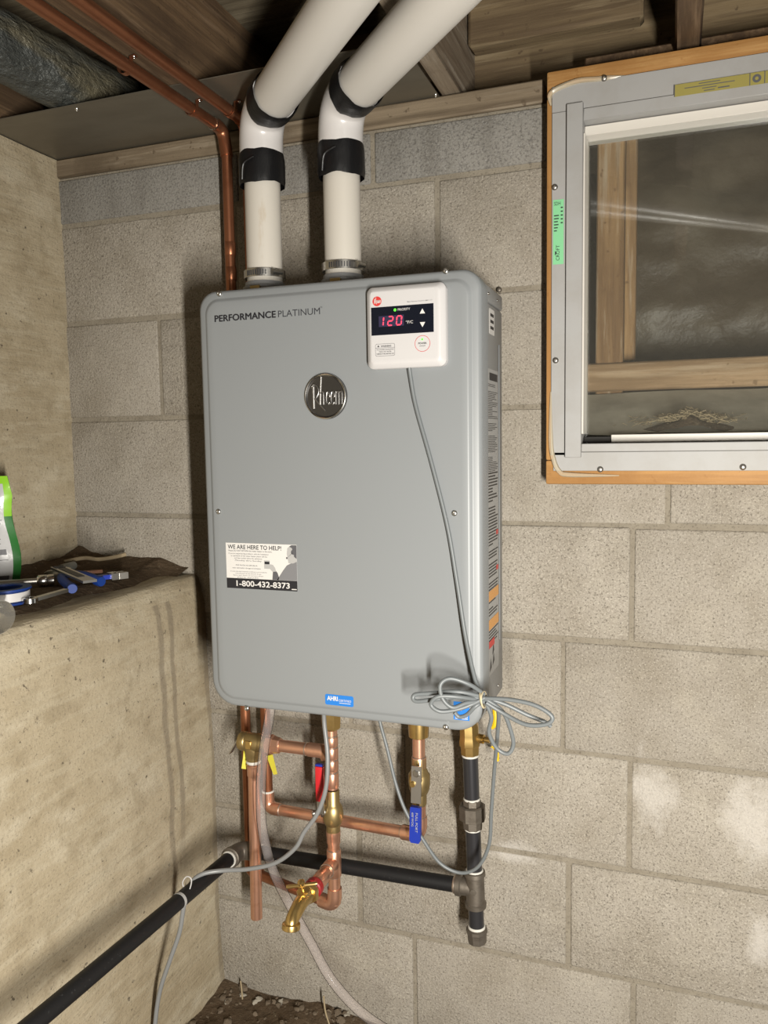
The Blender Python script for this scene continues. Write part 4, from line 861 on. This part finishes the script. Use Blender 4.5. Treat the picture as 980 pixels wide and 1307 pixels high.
for t, ww in ((.50, .0085), (.53, .0092), (.96, .0098), (1.0, .0070)):
    c = top + (bot - top) * t; R_.append([c + sx_*ww + stc*.004, c - sx_*ww + stc*.004, c - sx_*ww - stc*.004, c + sx_*ww - stc*.004])
hs2 = hsl.rings(R_).build('handle_sleeve', 'blue_rubber', cb, 30)
mb = MB(); pv = Pl(top + (bot-top)*.57 + stc*.0046, hd, (1, 0, 0), stc)
text(mb, pv, 'FULL PORT', 0.0, .001, .0042, .034, 0.0, 0.0004); text(mb, pv, '600 WOG', 0.0, -.006, .0038, .024, 0.0, 0.0004); mb.build('handle_print', 'lightgrey_print', hs2, 0)
MB().cyl(cz2(978), cz2(935), r2, 22).build('riser', 'copper', cl_); sleeve(cz2(980), cz2(966), .0128).build('coupling', 'copper', cl_); ringmb(cz2(966), (0, 0, 1), .0115).build('solder_ring', 'solder', cl_)
MB().lathe(cz2(941), (0, 0, 1), [(0, .014), (.002, .0172), (.016, .0180), (.045, .0180)], 24).build('union_nut', 'brass', cl_)
# copper straps that hold the overhead pipes
def strap(c, par, x_end):
    c = V(c); mb = MB(); R_ = []
    for i in range(11):
        a = math.radians(-180 + i*18); R_.append(c + V((math.cos(a)*.0115, 0, math.sin(a)*.0115)))
    R_ = [V((c.x - .013, c.y, 1.7575))] + R_ + [V((c.x + .0118, c.y, 1.7560)), V((x_end, c.y, 1.7575))]
    q = [[p_ + V((0, -.0045, 0)), p_ + V((0, .0045, 0)), p_ + V((0, .0045, .0009)), p_ + V((0, -.0045, .0009))] for p_ in R_]
    o_ = mb.rings(q).build('strap', 'copper_old', par, 40); screw((x_end - .004, c.y, 1.7572), (0, 0, -1), .0032, o_, 'strap_nail', 'chrome')
strap((0.4145, -0.318, ZC), hl, 0.436); strap((0.4785, -0.115, ZC), cl_, 0.502); strap((0.4205, -0.145, ZC), hl, 0.441)

# ---------------------------------------------------------------- relief valve with discharge pipe
RY = HYp; rxx = P(326, 1050, RY).x
rv = thing('relief_valve', 'brass pressure relief valve with yellow tag and long copper discharge pipe', 'relief valve', (rxx, RY, P(327, 1171, RY).z))
zr = P(324, 951, RY).z; zt2 = vx_(952).z; zr = P(345, 950, RY).z
jb = V((hxx, RY, zr))
MB().cyl((rxx + .045, RY, zr), (hxx - .006, RY, zr), r2, 22).build('inlet_pipe', 'copper', rv)
MB().tube(fillet([(hxx - .045, RY, zr), (hxx - .012, RY, zr), (hxx - .008, RY, zr - .012)], .008), .0128, 20).build('inlet_elbow', 'copper', rv)
ringmb((hxx - .05, RY, zr), (1, 0, 0), .0116).build('solder_ring', 'solder', rv)
MB().lathe((rxx + .030, RY, zr), (1, 0, 0), [(0, .0165), (.002, .0185), (.012, .0185), (.014, .016), (.026, .0145), (.028, .0125)], 8, .2).build('hex_adapter', 'copper', rv, 25)
bd_ = MB().lathe((rxx - .028, RY, zr), (1, 0, 0), [(0, .012), (.002, .0165), (.006, .018), (.014, .018), (.016, .0165), (.018, .0172), (.044, .0172), (.050, .0150), (.060, .0145)], 26)
bd_.lathe((rxx, RY, zr - .005), (0, 0, -1), [(0, .0150), (.018, .0148), (.020, .0135), (.026, .0135), (.030, .0125)], 24)
bdo = bd_.build('valve_body', 'brass_dull', rv)
MB().bbox((rxx - .006, RY - .0185, zr - .007), (rxx + .005, RY - .016, zr + .008), .0006).build('cast_mark', 'brass', bdo)
MB().obox((rxx - .040, RY + .002, zr - .012), V((.010, 0, .016)), V((0, .007, 0)), V((-.0008, 0, .0005))).build('test_lever', 'steel', rv)
MB().lathe((rxx, RY, zr - .041), (0, 0, 1), [(0, .0120), (.003, .0142), (.006, .0128)], 20).build('thread_tape', 'sealant', rv)
zdb = P(327, 1171, RY).z
MB().lathe((rxx, RY, zr - .042), (0, 0, -1), [(0, .0110), (.002, .0135), (.010, .0125), (.022, .0125), (.024, r2), (.03, r2)], 22).build('adapter', 'copper', rv)
MB().cyl((rxx, RY, zr - .060), (rxx - .004, RY, zdb), r2, 24).build('discharge_pipe', 'copper', rv)
tg = MB(); pa = [P(307, 946, RY + .012), P(311, 957, RY + .006), P(310, 968, RY + .004), P(308, 981, RY + .004)]; pb = [P(316, 952, RY + .020), P(318, 960, RY + .014), P(322, 970, RY + .016), P(323, 983, RY + .016)]
tg.add([*pa, *pb], [(i, i+1, 5+i, 4+i) for i in range(3)]); to = tg.build('tag', 'yellow_tag', rv, 60)
MB().add([P(348, 963, RY + .022), P(354, 988, RY + .022), P(349, 989, RY + .024), P(340, 965, RY + .024)], [(0, 1, 2, 3)]).build('tag', 'yellow_tag', rv, 0)

# ---------------------------------------------------------------- brass hose faucet
fb = br0 + bdir*.080
hb = thing('hose_faucet', 'brass hose faucet with T handle on red taped copper stub', 'faucet', fb + V((0, -.02, -.06)))
MB().lathe(fb, bdir, [(0, .0135), (.002, .0165), (.013, .0165), (.015, .0145)], 24).build('red_tape', 'red_tape', hb)
MB().lathe(fb + bdir*.0152, bdir, [(0, .0128), (.003, .0140), (.006, .0128)], 20).build('thread_tape', 'sealant', hb)
MB().lathe(fb + bdir*.020, bdir, [(0, .0165), (.001, .0175), (.011, .0175), (.012, .0165)], 6, .5).build('hex_collar', 'brass', hb, 20)
f0 = fb + bdir*.030
oe = PX(371.5, 1181, hxx); oe = V((hxx, oe.y, oe.z)); dv_ = oe - f0
sp = crom([f0, f0 + V((0, dv_.y*.40, .002)), f0 + V((0, dv_.y*.80, dv_.z*.30)), f0 + V((0, dv_.y*.97, dv_.z*.70)), oe], 6)
MB().tube(sp, .0115, 20, True, [.0128 - .0026 * i / (len(sp)-1) for i in range(len(sp))]).build('spout', 'brass', hb)
dsp = V((0, -.18, -1)).normalized(); e_ = oe - dsp*.004
MB().lathe(e_, dsp, [(0, .0105), (.001, .0145), (.003, .0150), (.009, .0150), (.010, .0138), (.010, .0105), (.004, .010)], 28).build('outlet_ring', 'brass', hb)
bn = f0 + V((0, -.014, .004)); up_ = V((0, -.34, .94)).normalized()
MB().lathe(bn, up_, [(0, .0105), (.006, .0110), (.007, .0115), (.014, .0115), (.015, .0075)], 6, .2).build('packing_nut', 'brass', hb, 20)
MB().lathe(bn + up_*.016, up_, [(0, .0042), (.014, .0042), (.015, .0062), (.019, .0062), (.021, .003)], 14).build('stem', 'brass', hb)
hx_ = V((.94, .30, .12)).normalized(); hc = bn + up_*.027
MB().tube([hc - hx_*.026, hc - hx_*.022, hc - hx_*.008, hc, hc + hx_*.008, hc + hx_*.022, hc + hx_*.026], .003, 12, True, [.0028, .0036, .0030, .0045, .0030, .0036, .0028]).build('handle', 'brass', hb)

# ================================================================ GAS LINE
GY = -0.087
gl = thing('gas_line', 'black iron gas pipe from the left wall up to the heater', 'gas pipe', P(600, 1190, GY))
gp = lambda px, py: P(px, py, GY)
gA, gB = gp(600, 962), gp(608.5, 1190); gax = (gA - gB).normalized()
gl_at = lambda py: gB + gax * ((gp(600, py).z - gB.z) / gax.z)
bv = MB().lathe(gl_at(963), gax, [(0, .0135), (.001, .0160), (.016, .0168), (.017, .0185), (.024, .0190), (.030, .0178), (.036, .0170), (.052, .0170), (.056, .0150), (.10, .0150)], 8, .25).build('valve_body', 'brass', gl, 25)
sg = gl_at(941) + V((.016, 0, 0)); MB().lathe(sg, (1, -.2, 0), [(0, .008), (.010, .008), (.011, .005), (.022, .005)], 14).build('stem', 'brass', bv)
MB().lathe(sg + V((.018, -.003, -.006)), (1, -.2, 0), [(0, .005), (.006, .005), (.007, .003)], 6).build('stem_nut', 'steel', bv)
hdl = [P(627, 928, GY - .016), P(631, 924, GY - .016), P(632.5, 917, GY - .016), P(632, 905, GY - .016)]
MB().tube(crom(hdl), .0052, 8).build('handle', 'yellow_paint', bv)
MB().tube(crom([P(627, 951, GY + .01), P(633, 956, GY + .008), P(634, 971, GY + .006)]), .0042, 8).build('handle', 'yellow_paint', bv)
rg = .0134
MB().cyl(gl_at(964), gl_at(1022), rg, 24).build('nipple', 'nipple', gl)
ringmb(gl_at(964), gax, .0142, .004).build('sealant_ring', 'sealant', gl); ringmb(gl_at(1019), gax, .0142, .004).build('sealant_ring', 'sealant', gl)
un = MB().lathe(gl_at(1057), gax, [(0, .0150), (.002, .0172), (.016, .0178), (.017, .0215)], 8, .2)
un.lathe(gl_at(1046), gax, [(0, .0200), (.002, .0235), (.026, .0235), (.028, .0205)], 8, .3); un.lathe(gl_at(1030), gax, [(0, .0165), (.014, .0165), (.016, .0150)], 8, .1)
un.build('union', 'iron', gl, 25)
ringmb(gl_at(1057), gax, .0142, .004).build('sealant_ring', 'sealant', gl)
MB().cyl(gl_at(1057), gl_at(1112), rg, 24).build('nipple', 'nipple', gl); ringmb(gl_at(1110), gax, .0145, .005).build('sealant_ring', 'sealant', gl)
tl = (gl_at(1110) - gl_at(1156)).length; tc = gl_at(1132)
te = MB().lathe(gl_at(1156), gax, [(0, .0150), (.001, .0185), (.008, .0190), (.010, .0165), (tl - .010, .0165), (tl - .008, .0190), (tl - .001, .0185), (tl, .0150)], 26)
gel = P(307, 1084, GY - .001); gd = (gel - tc).normalized()
te.lathe(tc, gd, [(0, .0150), (.024, .0155), (.026, .0185), (.034, .0180), (.035, .0150)], 26)
te.build('tee', 'iron', gl); MB().lathe(tc + V((0, -.0160, 0)), (0, -1, 0), [(0, .006), (.0012, .006), (.0014, .004)], 6).build('cast_mark', 'iron', gl, 20)
ringmb(tc + gd*.036, gd, .0145, .006).build('sealant_ring', 'solder', gl)
MB().cyl(gl_at(1156), gl_at(1182), rg, 24).build('drip_nipple', 'nipple', gl); ringmb(gl_at(1181), gax, .0145, .005).build('sealant_ring', 'sealant', gl)
MB().lathe(gl_at(1201), gax, [(0, .012), (.002, .0165), (.018, .0172), (.020, .0190), (.026, .0190), (.028, .0150)], 10, .2).build('drip_cap', 'iron', gl, 25)
MB().cyl(tc + gd*.034, gel - gd*.028, rg, 24).build('crossing_pipe', 'black_iron', gl)
gend = PX(-25, 1372, 0.428); gdl = V((0.0, -1, 0.03)).normalized(); gend = gel + V((0, -1.6, 0)); gz = PX(50, 1300, gel.x)
gdl = (gz - gel).normalized()
MB().tube(fillet([gel - gd*.036, gel, gel + gdl*.036], .024), .0172, 24).build('elbow', 'iron', gl)
for c_, ax_ in ((gel - gd*.036, gd), (gel + gdl*.036, gdl)):
    MB().lathe(c_ - ax_*.006, ax_, [(0, .0165), (.002, .0195), (.010, .0195), (.012, .0165)], 24).build('elbow_bead', 'iron', gl); ringmb(c_ + ax_*(-.008 if ax_ is gd else .009), ax_, .0150, .005).build('sealant_ring', 'sealant', gl)
MB().cyl(gel + gdl*.034, gel + gdl*1.5, rg, 24).build('wall_pipe', 'black_iron', gl)
tw = PX(229, 1136, gel.x); tw = gel + gdl * ((tw - gel).dot(gdl))
MB().lathe(tw - gdl*.002, gdl, [(0, .0136), (.0, .0141), (.006, .0141), (.006, .0136)], 24, cap=False).build('paper_band', 'lightgrey_print', gl)

# ---------------------------------------------------------------- clear hose and lower grey cable
HO = [P(346, 898, -.165), P(343, 920, -.165), P(337, 955, -.166), P(333, 1000, -.168), P(334, 1050, -.168), P(343, 1095, -.166), P(357, 1130, -.162), P(377, 1168, -.158), P(398, 1206, -.155), P(420, 1246, -.155), P(448, 1280, -.16), P(478, 1305, -.17), P(520, 1330, -.19)]
hz = MB().tube(crom(HO, 8), .0088, 18, False).build('clear_hose', 'vinyl_hose', None, 60); tag(hz, 'clear vinyl hose hanging from under the heater to the floor', 'hose')
pcb = thing('power_cable', 'grey cable drooping from the heater and tied to the wall gas pipe', 'cable', P(413, 930, -.17))
CB = [P(413, 903, -.155), P(414, 925, -.165), P(418, 965, -.175), P(416, 1005, -.182), P(405, 1038, -.186), P(388, 1062, -.188), P(377, 1082, -.189), P(352, 1101, -.19), P(318, 1109, -.195), P(285, 1111, -.205), P(260, 1115, -.225), P(246, 1124, -.245), P(239, 1138, -.262), P(234, 1160, -.268), P(229, 1190, -.268), P(217, 1225, -.27), P(204, 1265, -.27), P(198, 1307, -.272), P(197, 1350, -.275)]
MB().tube(crom(CB, 8), .0040, 12).build('sheath', 'cable_light', pcb, 60)
tb0 = P(238, 1139, -.268)
MB().tube(crom([tb0 + V((0, .004, -.006)), P(233, 1128, -.272), P(238, 1119, -.272), P(244, 1122, -.272), P(243, 1132, -.272), tb0 + V((.002, -.004, -.006)), P(233, 1146, -.274)], 6), .0011, 6).build('wire_tie', 'tape_white', pcb)

# ================================================================ THINGS ON THE LEDGE
LZ = 0.9075
# snack bag
bg = thing('snack_bag', 'green and silver printed plastic bag standing on the ledge', 'bag', PZ(8, 745, LZ))
b0 = PZ(24.5, 745, LZ); bdp = b0.y; 
bw, bh = 0.17, P(10, 608, bdp).z - LZ
bu = V((0.86, 0.50, 0)).normalized(); bn_ = V((bu.y, -bu.x, 0))
def bag_pt(s, t, side):
    bulge = 0.024 * (math.sin(math.pi*min(1, max(0, t*0.86 + .14)))**0.7) * (1 - abs(2*s-1)**2.5) * (1 - max(0, (t - .75)/.25)**1.4 * .92)
    wob = 0.004*noise.noise(V((s*5, t*6, side)))
    nar = 0.006*math.sin(t*7) * (1 if s > .5 else -1) - (0.014*max(0, (t-.82)/.18) if s > .5 else -0.014*max(0, (t-.82)/.18)) * abs(2*s-1)
    return b0 - bu*(bw*(1-s)) + bu*nar + bn_*(side*(bulge + 0.0006) + wob) + V((0, 0, 0.001 + bh*t))
def bag_patch(s0, s1, t0, t1, side, off=0.0, n=14):
    mb = MB(); vs = []; fs = []
    for i in range(n + 1):
        for j in range(n + 1): vs.append(bag_pt(s0 + (s1-s0)*i/n, t0 + (t1-t0)*j/n, side) + bn_*(off*side))
    for i in range(n):
        for j in range(n): a_ = i*(n+1)+j; fs.append((a_, a_+n+1, a_+n+2, a_+1))
    return mb.add(vs, fs)
bag_patch(0, 1, 0, .63, 1).build('lower_front', 'bag_green', bg, 60); bag_patch(0, 1, .63, 1, 1).build('upper_front', 'bag_lime', bg, 60); bag_patch(0, 1, 0, 1, -1).build('back_face', 'bag_green', bg, 60)
lbp = bag_patch(.12, .93, .03, .93, 1, .0008, 20).build('silver_label', 'bag_label', bg, 60)
mb = MB()
def bquad(s0, s1, t0, t1): 
    k = 4; vs = []; fs = []
    for i in range(k+1):
        vs += [bag_pt(s0 + (s1-s0)*i/k, t0, 1) + bn_*.0013, bag_pt(s0 + (s1-s0)*i/k, t1, 1) + bn_*.0013]
    for i in range(k): fs.append((2*i, 2*i+2, 2*i+3, 2*i+1))
    mb.add(vs, fs)
t = .915
for i in range(34):
    th = .014 if i in (1, 4) else .006
    if i in (9, 15): bquad(.14, .91, t - .007, t)
    else:
        bquad(.14, .14 + random.uniform(.30, .45), t - th, t); bquad(.66, .66 + random.uniform(.10, .24), t - th, t)
    t -= .0255 if i in (1, 4) else random.choice((.017, .019, .026))
    if t < .08: break
bquad(.78, .88, .28, .33); bquad(.80, .90, .045, .085); bquad(.30, .62, .045, .09)
mb.build('label_print', 'midgrey_print', lbp, 0)['kind'] = 'stuff'
# tape roll
tr_ = PZ(6, 762, LZ + .010); tr_.z = LZ
tp = thing('tape_roll', 'white tape roll on a blue plastic spool beside the bag', 'tape roll', tr_)
MB().lathe(tr_ + V((0, 0, .001)), (0, 0, 1), [(0, .030), (.0, .041), (.003, .0415), (.005, .036), (.020, .036), (.022, .0415), (.025, .041), (.025, .028), (.004, .027)], 36).build('spool', 'blue_plastic', tp)
MB().lathe(tr_ + V((0, 0, .0062)), (0, 0, 1), [(0, .0362), (.0, .0385), (.0138, .0385), (.0138, .0362)], 36, cap=False).build('tape_winding', 'tape_white', tp)
ct = tr_ + V((.020, -.034, .004)); MB().add([ct + V((-.012, 0, .016)), ct + V((.012, .006, .016)), ct + V((.016, -.006, 0)), ct + V((.0, -.010, -.001)), ct + V((-.016, -.004, 0))], [(0, 4, 3), (0, 3, 1), (1, 3, 2)]).build('loose_end', 'tape_white', tp, 0)
# clear cup lying down
cpx = PZ(-8, 781, LZ + .022)
mb = MB().lathe(cpx - V((.03, .0, 0)), V((.9, -.25, -.06)), [(0, .017), (.001, .0205), (.055, .0235), (.056, .0245), (.057, .0232), (.002, .0195)], 28, cap=False)
o = mb.build('plastic_cup', 'clear_cup', None, 60); tag(o, 'small clear plastic cup lying on the ledge edge', 'cup')
# tools
def flat_tool(name, mname, a, b, w0, w1, th, z=LZ): 
    a, b = V(a), V(b); d = (b-a).normalized(); s_ = V((-d.y, d.x, 0)).normalized(); n_ = d.cross(s_)
    return a, b, d, s_, n_
pl_ = thing('pliers', 'steel pliers with two dark blue grips lying on the ledge', 'pliers', PZ(90, 745, LZ))
jw = PZ(60, 733, LZ + .012); pv_ = PZ(84, 732, LZ + .016); g1 = PZ(92, 751, LZ + .010); g2 = PZ(128, 742, LZ + .010)
def arm(a, m_, b, r0, r1, name, mt_): return MB().tube(crom([a, m_, b], 8), .005, 10, True, [r0 + (r1-r0)*i/16 for i in range(17)]).build(name, mt_, pl_, 60)
arm(pv_, pv_ + (g1 - pv_)*.5 + V((-.012, -.004, .004)), g1, .0085, .0075, 'grip', 'blue_plastic'); arm(pv_, pv_ + (g2 - pv_)*.5 + V((.006, -.002, .004)), g2, .0075, .0085, 'grip', 'blue_plastic')
MB().lathe(g2, (g2 - pv_), [(-.012, .0085), (0, .0098), (.004, .0085)], 14).build('grip_end', 'blue_plastic', pl_); MB().lathe(g1, (g1 - pv_), [(-.012, .0080), (0, .0092), (.004, .0080)], 14).build('grip_end', 'blue_plastic', pl_)
jd = (jw - pv_); MB().tube([pv_ - jd*.2, pv_ + jd*.3, pv_ + jd*.9, pv_ + jd*1.1], .008, 10, True, [.006, .011, .008, .004]).build('jaws', 'dull_steel', pl_)
MB().lathe(pv_ + V((0, 0, .002)), (0, 0, 1), [(0, .010), (.008, .010), (.009, .007)], 18).build('pivot', 'steel', pl_)
# multi tool bar
ba, bb = PZ(73, 727, LZ + .024), PZ(115, 745, LZ + .018)
sc2 = thing('scraper', 'flat silver bar shaped tool lying across the pliers', 'tool', ba.lerp(bb, .5))
dv = (bb - ba).normalized(); sv2 = dv.cross(V((0, 0, 1))).normalized()
MB().obox(ba.lerp(bb, .5) + V((0, 0, .004)), dv*((bb-ba).length/2), sv2*.012, V((0, 0, .0022))).build('bar', 'steel', sc2); MB().obox(ba.lerp(bb, .45) + V((0, 0, .0066)), dv*((bb-ba).length*.3), sv2*.006, V((0, 0, .0006))).build('slot', 'dark_rubber', sc2)
for i in range(4): MB().obox(ba + dv*(.004 + i*.005) + V((0, 0, .0068)), dv*.0012, sv2*.009, V((0, 0, .0007))).build('mark', 'black_print', sc2)
# chrome socket on extension
so = thing('socket_extension', 'chrome socket on a dark extension bar beside the bag', 'socket', PZ(48, 742, LZ))
s0, s1_ = PZ(26, 743, LZ + .010), PZ(69, 740, LZ + .010); sd = (s1_ - s0).normalized()
MB().cyl(s0 - sd*.05, s0.lerp(s1_, .55), .0055, 14).build('extension_bar', 'dull_steel', so); MB().lathe(s0.lerp(s1_, .5), sd, [(0, .0090), (.002, .0105), (.016, .0105), (.017, .0098), (.020, .0105), ((s1_-s0).length*.5, .0105), ((s1_-s0).length*.5, .007)], 18).build('socket', 'chrome', so)
# combination wrench
wr_ = thing('wrench', 'long chrome wrench lying nearest the ledge edge', 'wrench', PZ(55, 762, LZ))
w0, w1 = PZ(33, 768, LZ + .006), PZ(86, 753, LZ + .010); wdv = (w1 - w0).normalized(); wsv = wdv.cross(V((0, 0, 1))).normalized()
MB().obox(w0.lerp(w1, .55), wdv*((w1-w0).length*.42), wsv*.0055, V((0, 0, .0028))).build('shank', 'steel', wr_); MB().lathe(w0 + wdv*.008 - V((0, 0, .004)), (0, 0, 1), [(0, .011), (.001, .0125), (.008, .0125), (.009, .011), (.009, .007), (.0, .0068)], 20).build('ring_end', 'chrome', wr_)
# adjustable wrench
aw = thing('adjustable_wrench', 'shiny adjustable wrench at the far end of the tools', 'wrench', PZ(147, 737, LZ))
a0, a1 = PZ(120, 738, LZ + .008), PZ(160, 733, LZ + .008); adv = (a1 - a0).normalized(); asv = adv.cross(V((0, 0, 1))).normalized()
MB().obox(a0.lerp(a1, .25), adv*((a1-a0).length*.30), asv*.008, V((0, 0, .004))).build('handle', 'blue_rubber', aw)
MB().obox(a0.lerp(a1, .62), adv*((a1-a0).length*.14), asv*.013, V((0, 0, .006))).build('head', 'steel', aw)
MB().obox(a0.lerp(a1, .86) + asv*.009, adv*((a1-a0).length*.14), asv*.005, V((0, 0, .006))).build('fixed_jaw', 'dull_steel', aw); MB().obox(a0.lerp(a1, .86) - asv*.007, adv*((a1-a0).length*.12), asv*.004, V((0, 0, .0055))).build('sliding_jaw', 'steel', aw)
MB().lathe(a0.lerp(a1, .62) - asv*.006 + V((0, 0, .003)), asv, [(0, .0045), (.012, .0045)], 12).build('worm_screw', 'chrome', aw)
# small debris among the tools
o = MB().lathe(PZ(78, 726, LZ + .014), PZ(100, 720, LZ + .012) - PZ(78, 726, LZ + .014), [(0, .006), (.002, .0085), (.050, .0085), (.052, .006)], 16).build('marker_tube', 'grey_plastic'); tag(o, 'dull grey plastic tube lying behind the pliers', 'tube')
st2 = PZ(102, 731, LZ + .006); st3 = PZ(131, 729, LZ + .006); dv = (st3-st2).normalized(); o = MB().obox(st2.lerp(st3, .5), dv*((st3-st2).length/2), dv.cross(V((0,0,1)))*.007, V((0, 0, .0025))).build('plastic_strip', 'orange_plastic'); tag(o, 'flat orange plastic strip behind the blue grips', 'strip')
o = MB().tube(crom([V((.060, -.110, .926)), V((.080, -.075, .930)), V((.105, -.060, .926)), V((.135, -.045, .930)), V((.150, -.030, .934))]), .0042, 8).build('stick', 'pale_stick'); tag(o, 'pale crooked stick lying in the ledge corner', 'stick')
